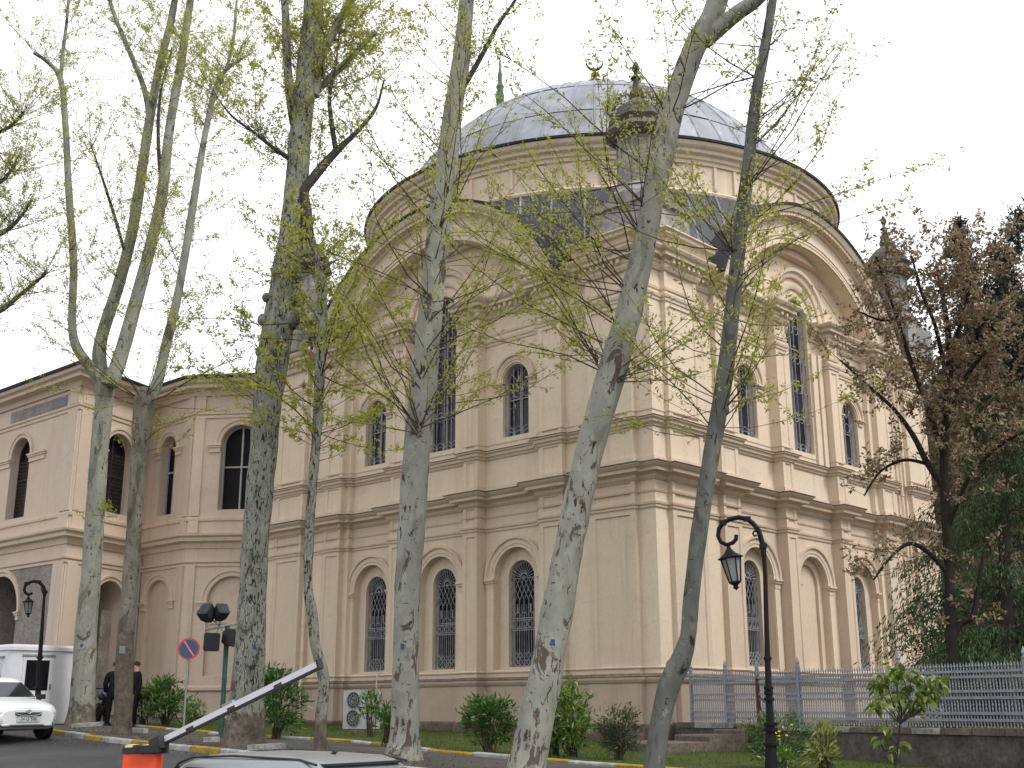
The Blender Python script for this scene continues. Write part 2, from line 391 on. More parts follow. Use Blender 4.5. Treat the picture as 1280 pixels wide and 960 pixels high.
K2 = [(-15.4, -5.6), (-13.9, -6.23), (-10.3, -6.73), (-7.66, -6.94), (-6.3, -6.4), (-4.7, -6.0), (-1.3, -6.85), (1.7, -7.15), (4.5, -6.95), (9, -6.9), (14, -6.9), (30, -7)]
def lerp_path(P, x): return float(np.interp(x, [p[0] for p in P], [p[1] for p in P]))
def strip(name, xs, lo, hi, zf, mat, n=6):
    m = MB(); V = []
    for x in xs:
        a, b = lo(x), hi(x)
        V += [(x, a+(b-a)*k/n, zf(x, a+(b-a)*k/n)) for k in range(n+1)]
    F = [(i*(n+1)+k, (i+1)*(n+1)+k, (i+1)*(n+1)+k+1, i*(n+1)+k+1) for i in range(len(xs)-1) for k in range(n)]
    m.add(V, F); o = obj(name, m, mat, smooth=30, fix=False); o['kind'] = 'structure'; return o
XS = list(np.arange(-60, 41, 1.0))
strip('road', XS, lambda x: -60, lambda x: lerp_path(K1, x)-.02, lambda x, y: gz(x, y)-.085, M['asphalt'], 40)
strip('pavement', list(np.arange(-60, -15.3, 1))+[-15.4], lambda x: lerp_path(K1, x)+.02, lambda x: 3.0, lambda x, y: gz(x, y), M['pavement'], 12)
strip('pavement', list(np.arange(-15.4, 30, .6)), lambda x: lerp_path(K1, x)+.02, lambda x: lerp_path(K2, x)-.02, lambda x, y: gz(x, y), M['pavement'], 5)
strip('lawn', list(np.arange(-15.4, 30, .6)), lambda x: lerp_path(K2, x)+.02, lambda x: .6, lambda x, y: gz(x, y)+.02+.03*mnoise.noise(Vector((x*.9, y*.9, 0))), M['lawn'], 16)
def kerb(P, top, lens, first, x0, x1):
    root = bpy.data.objects.new('kerb', None); COL.objects.link(root); root['kind'] = 'structure'
    pts = [Vector((p[0], p[1])) for p in P]; seg = []
    pos = x0; k = first
    while pos < x1:
        L = lens[k % 2]*random.uniform(.93, 1.07); a = Vector((pos, lerp_path(P, pos))); e = min(pos+L, x1); b = Vector((e, lerp_path(P, e)))
        d = (b-a); ln = d.length; d /= max(ln, 1e-6); nn = Vector((-d.y, d.x)); m = MB(); dz = random.uniform(-.012, .012); do = random.uniform(-.012, .012)
        c = .022
        prof = [(-.09+do, -.24), (-.09+do, top-c+dz), (-.09+c+do, top+dz), (.08+do, top+dz), (.08+do, -.24)]
        V = []
        for t in (.008, ln-.008):
            for o, z in prof:
                q = a+d*t+nn*o; V.append((q.x, q.y, gz(q.x, q.y)+z))
        m.add(V, [(0, 1, 2, 3, 4), (9, 8, 7, 6, 5)]+[(i, (i+1) % 5, 5+(i+1) % 5, 5+i) for i in range(5)])
        o = obj('kerb_stone', m, M['kerb_y'] if k % 2 else M['kerb_w'], root); pos = e; k += 1
kerb(K1, .03, (1.5, 1.15), 1, -20, 14)
kerb(K2, .065, (1.0, 1.45), 1, -15.3, 14)

# ------------------------------------------------------------------ the mosque
SL = 16.8
LF = lambda s, o, z: (-s, -o, z)
RF = lambda s, o, z: (o, s, z)
mosque = thing('mosque', (-8.4, 8.4, -.85), 'large cream mosque with big arched gables, lead dome and corner turrets', 'mosque')
BAY = -.35
# plan outline of one face from the corner outwards: (along, out)
HALF = [(0, 0), (.55, 0), (.55, .15), (2.05, .15), (2.05, -.15), (3.12, -.15), (3.12, .02), (3.98, .02), (3.98, -.18), (4.2, -.18), (4.2, BAY),
        (6.45, BAY), (6.45, .0), (7.05, .0), (7.05, BAY)]
FULL = HALF+[(SL-s, o) for s, o in HALF[::-1]]
def world_path(pts, fn): return [fn(s, o, 0)[:2] for s, o in pts]
pathL = world_path(FULL[::-1], LF); pathR = world_path(FULL[1:], RF)
WHOLE = pathL+pathR
def panel_box(m, s0, s1, o0, o1, z0, z1, fn, b=.13, dep=.035, bz=None):
    """block with a sunk panel on its face"""
    bz = bz or b
    if s1-s0 < 2.4*b or z1-z0 < 2.4*bz: m.box(s0, s1, o0, o1, z0, z1, fn); return
    a = [(s0, z0), (s1, z0), (s1, z1), (s0, z1)]; i1 = [(s0+b, z0+bz), (s1-b, z0+bz), (s1-b, z1-bz), (s0+b, z1-bz)]
    e = .02; i2 = [(s0+b+e, z0+bz+e), (s1-b-e, z0+bz+e), (s1-b-e, z1-bz-e), (s0+b+e, z1-bz-e)]
    V = [fn(s, o0, z) for s, z in a]+[fn(s, o1, z) for s, z in a]+[fn(s, o1, z) for s, z in i1]+[fn(s, o1-dep, z) for s, z in i2]
    F = [(3, 2, 1, 0)]
    for k in range(4):
        l = (k+1) % 4
        F += [(k, l, 4+l, 4+k), (4+k, 4+l, 8+l, 8+k), (8+k, 8+l, 12+l, 12+k)]
    F += [(12, 13, 14, 15)]; m.add(V, F)
def arch_wall(m, s0, s1, z0, z1, sc, h, zs, zp, of, ob, fn, n=20, top=None):
    """wall sheet s0..s1, z0..z1 at depth of, with an arched opening (half width h, sill zs, springing zp) whose reveal runs back to ob"""
    T = top or (lambda s: z1)
    A = [(sc+h*math.cos(PI*i/n), zp+h*math.sin(PI*i/n)) for i in range(n+1)]       # right to left
    def q(*p): m.add([fn(s, of, z) for s, z in p], [tuple(range(len(p)))])
    q((s0, z0), (s1, z0), (s1, zs), (s0, zs)); q((s0, zs), (sc-h, zs), (sc-h, zp), (s0, zp)); q((sc+h, zs), (s1, zs), (s1, zp), (sc+h, zp))
    ks = 4
    for a, b in ((s0, sc-h), (sc+h, s1)):
        for i in range(ks):
            u, w = a+(b-a)*i/ks, a+(b-a)*(i+1)/ks; q((u, zp), (w, zp), (w, T(w)), (u, T(u)))
    for i in range(n): q(A[i+1], A[i], (A[i][0], T(A[i][0])), (A[i+1][0], T(A[i+1][0])))
    R = [(sc+h, zs)]+A+[(sc-h, zs)]
    for i in range(len(R)-1): m.add([fn(R[i][0], of, R[i][1]), fn(R[i+1][0], of, R[i+1][1]), fn(R[i+1][0], ob, R[i+1][1]), fn(R[i][0], ob, R[i][1])], [(0, 1, 2, 3)])
    m.add([fn(sc-h, of, zs), fn(sc+h, of, zs), fn(sc+h, ob, zs+.02), fn(sc-h, ob, zs+.02)], [(0, 1, 2, 3)])
def bar(m, a, b, r, fn, o, n=4): m.tube([fn(a[0], o, a[1]), fn(b[0], o, b[1])], r, n)
def arc(m, c, R, a0, a1, r, fn, o, k=8): m.tube([fn(c[0]+R*math.cos(a0+(a1-a0)*i/k), o, c[1]+R*math.sin(a0+(a1-a0)*i/k)) for i in range(k+1)], r, 4)
def lower_window(root, sc, fn, h=.5, zs=1.02, zp=3.5, of=-.55, blind=False):
    w = MB(); O = .04
    w.ring(sc, zp, h-.045, h+.02, of-.27, of-.21, fn)
    w.box(sc-h, sc-h+.045, of-.27, of-.21, zs, zp, fn); w.box(sc+h-.045, sc+h, of-.27, of-.21, zs, zp, fn); w.box(sc-h, sc+h, of-.27, of-.205, zs-.02, zs+.05, fn)
    win = obj('window', w, M['frame'], root)
    p = MB(); n = 16
    pts = [(sc-h, zs)]+[(sc+h, zs)]+[(sc+h*math.cos(PI*i/n), zp+h*math.sin(PI*i/n)) for i in range(n+1)]
    p.prism(pts, lambda s, z: fn(s, of-.30, z), lambda s, z: fn(s, of-.26, z)); obj('pane', p, M['pane'], win)
    b = MB(); o = of-.13; r = .013
    for k in range(-2, 3): bar(b, (sc+k*h*.36, zs), (sc+k*h*.36, zp-.62), r, fn, o)
    for k in range(6): bar(b, (sc-h*.9+k*h*.36, zs+.1), (sc-h*.9+k*h*.36, zp-.75), r*.7, fn, o)
    for z in (zs+.04, zs+1.02, zs+1.07, zs+1.30, zs+1.35, zp): bar(b, (sc-h, z), (sc+h, z), r*1.15, fn, o)
    for k in range(5): arc(b, (sc-h*.8+k*h*.4, zs+1.185), .085, 0, 2*PI, r*.8, fn, o, 10)
    nx = 6; dx = 2*h/nx
    for k in range(-2, nx):                                                     # lozenge lattice under the fan and at the foot
        for z0, zt in ((zp-.62, zp), (zs+.04, zs+.42)):
            H = zt-z0; s = sc-h+k*dx
            for sg in (1, -1):
                a = (s if sg > 0 else s+2*dx, z0); c = (a[0]+sg*2*dx, z0+H)
                t0 = max(0, (sc-h-a[0])/(c[0]-a[0]) if sg > 0 else (sc+h-a[0])/(c[0]-a[0])); t1 = min(1, (sc+h-a[0])/(c[0]-a[0]) if sg > 0 else (sc-h-a[0])/(c[0]-a[0]))
                if t1 > t0: bar(b, (a[0]+(c[0]-a[0])*t0, a[1]+(c[1]-a[1])*t0), (a[0]+(c[0]-a[0])*t1, a[1]+(c[1]-a[1])*t1), r*.8, fn, o)
    for k in range(13):
        a = PI*k/12; bar(b, (sc+.13*math.cos(a), zp+.13*math.sin(a)), (sc+h*.97*math.cos(a), zp+h*.97*math.sin(a)), r*.95, fn, o)
        arc(b, (sc+h*.86*math.cos(a), zp+h*.86*math.sin(a)), .035, 0, 2*PI, r*.6, fn, o, 6)
    arc(b, (sc, zp), .13, 0, PI, r, fn, o); arc(b, (sc, zp), .05, 0, PI, r, fn, o); arc(b, (sc, zp), h*.97, 0, PI, r, fn, o, 16)
    for k in (-.5, 0, .5): arc(b, (sc+k*h, zs+1.42), .1, 0, PI, r*.8, fn, o, 8); bar(b, (sc+k*h, zs+1.5), (sc+k*h, zs+1.75), r*1.5, fn, o)
    obj('grille', b, M['grille'], win)
def upper_window(root, sc, fn, h, zs, zp, of, mat):
    w = MB()
    w.ring(sc, zp, h-.05, h+.02, of-.30, of-.22, fn); w.box(sc-h, sc-h+.05, of-.30, of-.22, zs, zp, fn); w.box(sc+h-.05, sc+h, of-.30, of-.22, zs, zp, fn)
    w.box(sc-h, sc+h, of-.30, of-.215, zs-.02, zs+.06, fn); w.box(sc-.02, sc+.02, of-.29, of-.23, zs, zp+h, fn)
    for k in range(1, int((zp-zs)/1.15)+1): w.box(sc-h, sc+h, of-.29, of-.235, zs+k*1.15-.018, zs+k*1.15+.018, fn)
    win = obj('window', w, M['frame'], root); p = MB(); n = 16
    pts = [(sc-h, zs), (sc+h, zs)]+[(sc+h*math.cos(PI*i/n), zp+h*math.sin(PI*i/n)) for i in range(n+1)]
    p.prism(pts, lambda s, z: fn(s, of-.34, z), lambda s, z: fn(s, of-.285, z)); obj('pane', p, mat, win)
    b = MB(); o = of-.12; r = .016
    nb = 2 if h < .6 else 3
    for k in range(nb+2):
        s = sc-h+2*h*k/(nb+1); zt = zp+math.sqrt(max(0, h*h-(s-sc)**2)); bar(b, (s, zs), (s, zt), r, fn, o)
    z = zs+.14; q = 2*h/(nb+1)
    while z < zp:
        for k in range(nb+1):
            c = sc-h+q*(k+.5); arc(b, (c, z), q*.46, 0, 2*PI, r*.8, fn, o, 10)
        z += 1.18 if h < .6 else .98
    for k in range(nb+1): arc(b, (sc-h+q*(k+.5), zs), q*.5, 0, PI, r*.8, fn, o)
    arc(b, (sc, zp), h*.95, 0, PI, r, fn, o, 14)
    for a in (.25, .5, .75): bar(b, (sc, zp), (sc+h*math.cos(PI*a), zp+h*math.sin(PI*a)), r*.8, fn, o)
    obj('grille', b, M['grille'], win)
def impost(m, s0, s1, of, z, fn, t=.27):
    m.box(s0, s1, of-.1, of+.05, z-t, z-t*.45, fn); m.box(s0-.03, s1+.03, of-.1, of+.09, z-t*.45, z-t*.2, fn); m.box(s0-.05, s1+.05, of-.1, of+.13, z-t*.2, z, fn)
def archivolt(root, sc, zp, r0, r1, of, fn, mat, key=None):
    m = MB(); w = r1-r0
    m.ring(sc, zp, r0, r1, of, of, fn, prof=[(r0, of-.05), (r0, of+.035), (r0+.25*w, of+.035), (r0+.32*w, of+.055), (r0+.7*w, of+.055), (r0+.78*w, of+.11), (r1, of+.12), (r1, of-.05)], n=28)
    return obj('archivolt', m, mat, root, smooth=35)
ARC_Z, ARC_RI, ARC_RO = 9.3, 4.95, 6.05
def face(fn, kinds):
    zB = -1.6
    w = MB(); pl = MB()
    for i, sc in enumerate((5.22, 8.4, SL-5.22)):
        s0, s1 = ((4.15, 6.6), (6.9, 9.9), (10.2, 12.65))[i]
        arch_wall(w, s0, s1, zB, 6.0, sc, .85, .96, 3.5, BAY, BAY-.22, fn)
        if kinds[i] == 'n':
            arch_wall(w, s0, s1, zB, 5, sc, .62, .96, 3.5, BAY-.215, BAY-.32, fn); w.box(s0, s1, BAY-.6, BAY-.31, .5, 5, fn)
        else: arch_wall(w, s0, s1, zB, 5, sc, .5, 1.02, 3.5, BAY-.215, BAY-.6, fn)
        archivolt(mosque, sc, 3.5, .85, 1.16, BAY, fn, M['trim'])
        for sg in (-1, 1):
            im = MB(); a = sorted((sc+sg*.86, sc+sg*1.17)); impost(im, a[0], a[1], BAY, 3.5, fn); obj('impost', im, M['trim'], mosque)
            jb = MB(); a = sorted((sc+sg*.87, sc+sg*1.13)); jb.box(a[0], a[1], BAY-.03, BAY+.035, .9, 3.24, fn); obj('jamb_pilaster', jb, M['plaster'], mosque)
        if kinds[i] == 'w': lower_window(mosque, sc, fn)
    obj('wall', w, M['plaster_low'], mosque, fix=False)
    u = MB()
    for i, sc in enumerate((5.22, 8.4, SL-5.22)):
        s0, s1 = ((4.15, 6.6), (6.9, 9.9), (10.2, 12.65))[i]
        top = lambda s: ARC_Z+math.sqrt(max(0, 5.3**2-(s-8.4)**2))
        if i == 1: arch_wall(u, s0, s1, 5.98, 15, sc, .66, 7.62, 12.0, BAY, BAY-.62, fn, top=top)
        else:
            arch_wall(u, s0, s1, 5.98, 12.0, sc, .52, 7.62, 9.28, BAY, BAY-.5, fn)
            archivolt(mosque, sc, 9.28, .56, .82, BAY, fn, M['trim'])
            for sg in (-1, 1): im = MB(); a = sorted((sc+sg*.57, sc+sg*.84)); impost(im, a[0], a[1], BAY, 9.28, fn, .2); obj('impost', im, M['trim'], mosque)
        upper_window(mosque, sc, fn, .66 if i == 1 else .52, 7.62, 12.0 if i == 1 else 9.28, BAY, M['upane'])
    for a, b in ((3.6, 6.9), (9.9, 13.2)):                       # rest of the tympanum
        k = 14
        for j in range(k):
            s, t = a+(b-a)*j/k, a+(b-a)*(j+1)/k; u.add([fn(s, BAY, 11.9), fn(t, BAY, 11.9), fn(t, BAY, max(11.9, top(t))), fn(s, BAY, max(11.9, top(s)))], [(0, 1, 2, 3)])
    obj('wall', u, M['plaster'], mosque, fix=False)
    for a, c, o in ((1.9, 3.3, -.15), (SL-3.3, SL-1.9, -.15), (3.3, 4.2, -.18), (SL-4.2, SL-3.3, -.18)):      # recesses beside the corner piers
        b = MB(); b.box(a, c, -1, o, zB, 12.0, fn); obj('wall', b, M['plaster'], mosque)
    ZN = [(.68, 4.9), (5.0, 5.7), (6.0, 7.1), (7.2, 10.6), (10.7, 11.6)]
    for a, c, o in ((3.12, 3.98, .02), (6.45, 7.05, 0), (SL-7.05, SL-6.45, 0), (SL-3.98, SL-3.12, .02)):
        p = MB(); p.box(a+.02, c-.02, -.6, o-.06, zB, 12.0, fn)
        q = MB()
        for z0, z1 in ZN: panel_box(p if z0 > 5.5 else q, a, c, -.5, o, z0, z1, fn, .13, .035, .14 if z1-z0 < 2 else .16)
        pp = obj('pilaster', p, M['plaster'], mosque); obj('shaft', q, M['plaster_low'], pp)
    for a, c in ((.55, 2.05), (SL-2.05, SL-.55)):
        p = MB(); p.box(a+.02, c-.02, -.5, .09, zB, 12.3, fn)
        q = MB()
        for z0, z1 in ZN: panel_box(p if z0 > 5.5 else q, a, c, -.4, .15, z0, z1, fn, .17 if z1-z0 > 2 else .13, .04)
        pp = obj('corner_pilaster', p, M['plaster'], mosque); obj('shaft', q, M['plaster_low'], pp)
    # big arch
    m = MB(); a0 = math.asin((11.95-ARC_Z)/ARC_RI); m.ring(8.4, ARC_Z, ARC_RI, ARC_RO, BAY-.1, .2, fn, a0-.06, PI-a0+.06, 72)
    ab = obj('arch_band', m, M['band'], mosque, smooth=30)
    m = MB(); r = ARC_RI
    for q, d in ((r+.03, .07), (r+.2, .03), (r+.30, .05)): m.ring(8.4, ARC_Z, q, q+.07, .18, .2+d, fn, a0-.05, PI-a0+.05, 72)
    r = ARC_RO; a1 = math.asin((11.95-ARC_Z)/ARC_RO)
    m.ring(8.4, ARC_Z, 0, 0, 0, 0, fn, a1-.03, PI-a1+.03, 72, [(r-.34, .15), (r-.30, .26), (r-.22, .28), (r-.20, .34), (r-.12, .36), (r-.10, .52), (r-.02, .56), (r+.05, .6), (r+.07, .6), (r+.07, -.2), (r-.34, -.2)])
    obj('arch_moulding', m, M['band'], mosque, smooth=35)
    d = MB(); nd = 74
    for k in range(nd+1):
        a = a1+.01+(PI-2*a1-.02)*k/nd; da = .075/r
        pr = [(8.4+q*math.cos(a+e), ARC_Z+q*math.sin(a+e)) for q, e in ((r-.215, -da), (r-.215, da), (r-.10, da), (r-.10, -da))]
        d.prism(pr, lambda s, z: fn(s, .25, z), lambda s, z: fn(s, .47, z))
    obj('dentil_row', d, M['band'], mosque, kind='stuff')
    lc = MB(); lc.ring(8.4, ARC_Z, 0, 0, 0, 0, fn, a1-.02, PI-a1+.02, 72, [(r+.075, .64), (r+.15, .66), (r+.24, .2), (r+.2, -.6), (r+.075, -.6)])
    obj('lead_flashing', lc, M['black_lead'], mosque, smooth=35)
    # the tall middle window's own arches
    m = MB()
    m.ring(8.4, 12.0, 0, 0, 0, 0, fn, 0, PI, 36, [(1.38, BAY-.05), (1.38, BAY+.10), (1.46, BAY+.14), (1.52, BAY+.14), (1.56, BAY+.22), (1.66, BAY+.24), (1.66, BAY-.05)])
    m.ring(8.4, 12.0, 0, 0, 0, 0, fn, 0, PI, 36, [(1.0, BAY-.05), (1.0, BAY+.06), (1.06, BAY+.10), (1.2, BAY+.11), (1.2, BAY-.05)])
    m.ring(8.4, 12.0, 0, 0, 0, 0, fn, 0, PI, 36, [(.68, BAY-.05), (.68, BAY+.03), (.82, BAY+.05), (.82, BAY-.05)])
    obj('archivolt', m, M['band'], mosque, smooth=35)
    for sg in (-1, 1):
        d = MB(); d.ring(8.4, ARC_Z, 4.45, 4.53, BAY-.03, BAY+.03, fn, .65 if sg > 0 else PI-1.27, 1.27 if sg > 0 else PI-.65, 20); obj('tympanum_arc', d, M['band'], mosque)
        d = MB(); d.box(*sorted((8.4+sg*1.76, 8.4+sg*1.84)), BAY-.03, BAY+.03, 12.05, 13.56, fn); obj('tympanum_fillet', d, M['band'], mosque)
    for sg in (-1, 1):
        for x0, x1, oo in ((.72, 1.02, .09), (1.06, 1.30, .14)): pj = MB(); a = sorted((8.4+sg*x0, 8.4+sg*x1)); pj.box(a[0], a[1], BAY-.03, BAY+oo, 7.2, 11.0, fn); obj('jamb_pilaster', pj, M['plaster'], mosque)
    # dentils below the upper cornice
    d = MB()
    def run(s0, s1, o):
        k = max(2, int((s1-s0)/.2))
        for j in range(k):
            s = s0+(s1-s0)*(j+.5)/k; d.box(s-.05, s+.05, o, o+.24, 11.60, 11.72, fn)
    for a, b_, o in ((.6, 2.0, .15), (2.2, 3.1, -.15), (3.14, 3.96, .02), (4.25, 6.42, BAY), (6.47, 7.03, 0), (7.1, 7.68, BAY)):
        run(a, b_, o); run(SL-b_, SL-a, o)
    obj('dentil_row', d, M['band'], mosque, kind='stuff')
face(LF, 'www'); face(RF, 'wnw')
c = MB(); c.box(-2.2, -.001, .001, 2.2, -1.6, 12.3); obj('corner_pier', c, M['plaster'], mosque)
# plain rear walls and inner core behind the facades
c = MB(); c.box(-SL, -.9, SL-.4, SL, -1.6, 13); c.box(-SL, -SL+.4, .9, SL-.4, -1.6, 13); c.box(-2.2, 0, SL-2.2, SL-.001, -1.6, 12.3); c.box(-SL+.001, -SL+2.2, 0, 2.2, -1.6, 12.3)
obj('rear_wall', c, M['plaster'], mosque)
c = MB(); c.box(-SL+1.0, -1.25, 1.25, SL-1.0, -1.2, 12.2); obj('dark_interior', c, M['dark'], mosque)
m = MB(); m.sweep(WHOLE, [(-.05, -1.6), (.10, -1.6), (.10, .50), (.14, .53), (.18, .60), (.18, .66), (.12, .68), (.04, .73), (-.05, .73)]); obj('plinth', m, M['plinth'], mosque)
m = MB(); m.sweep(WHOLE, [(-.05, -1.6), (.16, -1.6), (.16, -.50), (.13, -.46), (-.05, -.46)]); obj('base_course', m, M['brown_stone'], mosque)
m = MB(); m.sweep(WHOLE, [(-.05, .86), (.03, .86), (.045, .89), (.03, .92), (-.05, .92)]); obj('sill_band', m, M['trim'], mosque)
m = MB()
m.sweep(WHOLE, [(-.05, 4.88), (.035, 4.88), (.045, 4.92), (.02, 4.935), (.02, 4.95), (.06, 4.965), (.075, 5.02), (-.05, 5.04)])
m.sweep(WHOLE, [(-.05, 5.28), (.02, 5.28), (.04, 5.33), (-.05, 5.35)]); obj('neck_moulding', m, M['trim'], mosque)
m = MB(); m.sweep(WHOLE, [(-.05, 5.6), (.03, 5.6), (.09, 5.66), (.10, 5.72), (.16, 5.76), (.28, 5.78), (.29, 5.86), (.34, 5.89), (.40, 5.95), (.41, 5.985), (-.05, 6.03)]); obj('cornice', m, M['trim'], mosque)
m = MB(); m.sweep(WHOLE, [(.30, 5.99), (.425, 5.978), (.435, 5.992), (.425, 6.012), (.0, 6.05), (.0, 6.02)]); obj('cornice_capping', m, M['brown_stone'], mosque)
m = MB(); m.sweep(WHOLE, [(.10, 7.255), (.19, 7.245), (.197, 7.255), (.19, 7.27), (.0, 7.305), (.0, 7.28)]); obj('string_capping', m, M['brown_stone'], mosque)
m = MB(); m.sweep(WHOLE, [(.10, .665), (.19, .655), (.196, .667), (.19, .68), (.03, .745), (.03, .70)]); obj('plinth_capping', m, M['brown_stone'], mosque)
m = MB(); m.sweep(WHOLE, [(-.05, 7.02), (.04, 7.02), (.06, 7.08), (.11, 7.11), (.12, 7.18), (.17, 7.21), (.18, 7.25), (-.05, 7.29)]); m.sweep(WHOLE, [(-.05, 7.45), (.015, 7.45), (.02, 7.48), (-.05, 7.5)]); m.sweep(WHOLE, [(-.05, 6.0), (.04, 6.0), (.03, 6.22), (-.05, 6.24)])
obj('string_course', m, M['trim'], mosque)
i9, i7 = [i for i, p in enumerate(FULL) if abs(p[0]-(SL-7.05)) < 1e-6 and p[1] == BAY][0], [i for i, p in enumerate(FULL) if p[0] == 7.05 and p[1] == BAY][0]
inner = FULL[:i7+1]+[(7.70, BAY)]; outer = [(SL-7.70, BAY)]+FULL[i9:]
RUNS = [world_path(outer[::-1], LF), world_path(inner[::-1], LF)+world_path(inner[1:], RF), world_path(outer, RF)]
m = MB()
for r in RUNS:
    m.sweep(r, [(-.05, 10.55), (.03, 10.55), (.04, 10.60), (.02, 10.62), (.06, 10.65), (.08, 10.72), (-.05, 10.74)])
    m.sweep(r, [(-.05, 10.86), (.03, 10.86), (.05, 10.93), (-.05, 10.95)])
    m.sweep(r, [(-.05, 11.42), (.05, 11.42), (.10, 11.5), (.11, 11.58), (.14, 11.6), (.14, 11.72), (.30, 11.74), (.31, 11.83), (.38, 11.87), (.43, 11.94), (.44, 11.985), (-.05, 12.03)])
obj('entablature', m, M['band'], mosque)
# crown cornice of each corner pier, the stone plinth above it and the turret
PIER = [(0, 0), (.55, 0), (.55, .15), (2.05, .15), (2.05, -.15), (2.3, -.15)]
m = MB(); m.sweep(world_path(PIER[::-1], LF)+world_path(PIER[1:], RF), [(-.6, 12.0), (.12, 12.0), (.14, 12.1), (.26, 12.14), (.30, 12.26), (.42, 12.3), (.44, 12.38), (.50, 12.42), (.50, 12.46), (-.6, 12.52)])
obj('pier_cornice', m, M['band'], mosque)
TUR = [(-.62, .62), (-.62, SL-.62), (-SL+.62, .62), (-SL+.62, SL-.62)]
for cx, cy in TUR:
    b = MB(); b.box(cx-1.15, cx+.85, cy-.85, cy+1.15, 12.3, 13.3) if cx > -5 and cy < 5 else b.box(cx-1, cx+1, cy-1, cy+1, 12.2, 13.3)
    b.box(cx-1.2, cx+.95, cy-.95, cy+1.2, 13.3, 13.48); obj('turret_plinth', b, M['grey_stone'], mosque)
    t = MB(); t.lathe([(.98, 13.45), (.98, 13.7), (.80, 13.85), (.74, 14.0), (.60, 14.1), (.60, 15.4), (.66, 15.45), (.70, 15.55)], 8, (cx, cy, 0), True, PI/8)
    for k in range(8):
        a = PI/8+2*PI*k/8; t.tube([(cx+.60*math.cos(a), cy+.60*math.sin(a), 14.1), (cx+.60*math.cos(a), cy+.60*math.sin(a), 15.45)], .06, 5)
    tt = obj('turret', t, M['grey_stone'], mosque)
    e = MB(); e.lathe([(.74, 15.5), (.90, 15.6), (1.0, 15.72), (.94, 15.8), (.78, 15.95), (.9, 16.08), (.88, 16.14), (.72, 16.18)], 8, (cx, cy, 0), True, PI/8); obj('turret_cornice', e, M['dark_stone'], tt)
    q = MB(); q.lathe([(.74, 16.14), (.72, 16.3), (.64, 16.48), (.48, 16.66), (.26, 16.8), (.2, 16.88)], 8, (cx, cy, 0), True, PI/8); obj('turret_cap', q, M['dark_stone'], tt)
    f = MB(); f.lathe([(.20, 16.840), (.24, 16.954), (.22, 17.068), (.12, 17.287), (.08, 17.524), (.16, 17.562), (.16, 17.591), (.06, 17.638), (.06, 17.771), (.11, 17.847), (.12, 17.923), (.08, 18.018), (.02, 18.132)], 10, (cx, cy, 0)); obj('finial', f, M['bronze'], tt, smooth=40)
# pendentive roofs between the arches and the drum
DC = (-8.4, 8.4)
RD = 8.40
def drum_pt(a, r, z): return Vector((DC[0]+r*math.cos(a), DC[1]+r*math.sin(a), z))
def pend(ax):                      # ax: direction angle of the corner
    low = []
    fl = .3                        # in from the face
    sx = 1 if math.cos(ax) > 0 else -1; sy = 1 if math.sin(ax) > 0 else -1
    H = 8.4-.12
    rr = ARC_RO+.12
    L = []
    for t in np.linspace(.62, 5.42, 9):
        L.append((DC[0]+sx*t, DC[1]+sy*H, ARC_Z+math.sqrt(rr*rr-t*t)))
    L += [(DC[0]+sx*6.1, DC[1]+sy*(H-.05), 12.72), (DC[0]+sx*6.9, DC[1]+sy*(H-.1), 12.72), (DC[0]+sx*7.6, DC[1]+sy*7.9, 12.8)]
    Rr = [(DC[0]+sx*(abs(p[1]-DC[1])), DC[1]+sy*(abs(p[0]-DC[0])), p[2]) for p in L[::-1]]
    low = L+Rr[0:]
    n = len(low); m = MB(); k = 8; V = []
    a_lo = math.atan2(low[0][1]-DC[1], low[0][0]-DC[0]); a_hi = math.atan2(low[-1][1]-DC[1], low[-1][0]-DC[0])
    if a_hi-a_lo > PI: a_hi -= 2*PI
    if a_lo-a_hi > PI: a_lo -= 2*PI
    for i, p in enumerate(low):
        a = a_lo+(a_hi-a_lo)*i/(n-1); T = drum_pt(a, RD-.1, 15.42); P = Vector(p)
        for j in range(k+1):
            t = j/k; q = P.lerp(T, t); q.z += .25*math.sin(PI*t)*min(1, (T-P).length/3); V.append(q)
    m.add(V, [(i*(k+1)+j, (i+1)*(k+1)+j, (i+1)*(k+1)+j+1, i*(k+1)+j+1) for i in range(n-1) for j in range(k)])
    # underside so that the sheet has thickness
    r = obj('pendentive_roof', m, M['dark_lead'], mosque, smooth=60)
    s = MB()
    for i in range(3, n-3, 2): s.tube([V[i*(k+1)+j]+Vector((0, 0, .02)) for j in range(k+1)], .035, 5)
    obj('lead_seam', s, M['lead_seam'], r, smooth=60, kind='stuff')
    e = MB()
    e.tube([Vector(p) for p in low[8:-8]], .09, 6); obj('lead_flashing', e, M['black_lead'], r, smooth=60)
    w = MB()
    for q in (L[8:], Rr[:-8]):
        for a, b in zip(q[:-1], q[1:]):
            dx = Vector((-sx*.25, -sy*.25, 0)); a2, b2 = Vector(a)+dx, Vector(b)+dx
            w.add([a2, b2, (b2.x, b2.y, 11.9), (a2.x, a2.y, 11.9)], [(0, 1, 2, 3)])
    obj('parapet_wall', w, M['brown_stone'], mosque)
for ax in (-PI/4, PI/4, -3*PI/4, 3*PI/4): pend(ax)
m = MB()
for fn in (LF, RF): m.ring(8.4, ARC_Z, 5.6, ARC_RO+.1, -8, -.15, fn, .43, PI-.43, 60)
obj('vault_roof', m, M['dark_lead'], mosque, smooth=40)
m = MB(); m.lathe([(8.32, 14.0), (8.32, 16.3)], 96, (*DC, 0)); 
obj('drum', m, M['band'], mosque, smooth=40)
m = MB()
def rsw(m, prof, n=112): m.lathe([(r, z) for r, z in prof], n, (*DC, 0), cap=False)
rsw(m, [(8.2, 15.22), (8.42, 15.22), (8.46, 15.34), (8.38, 15.42), (8.3, 15.46)])
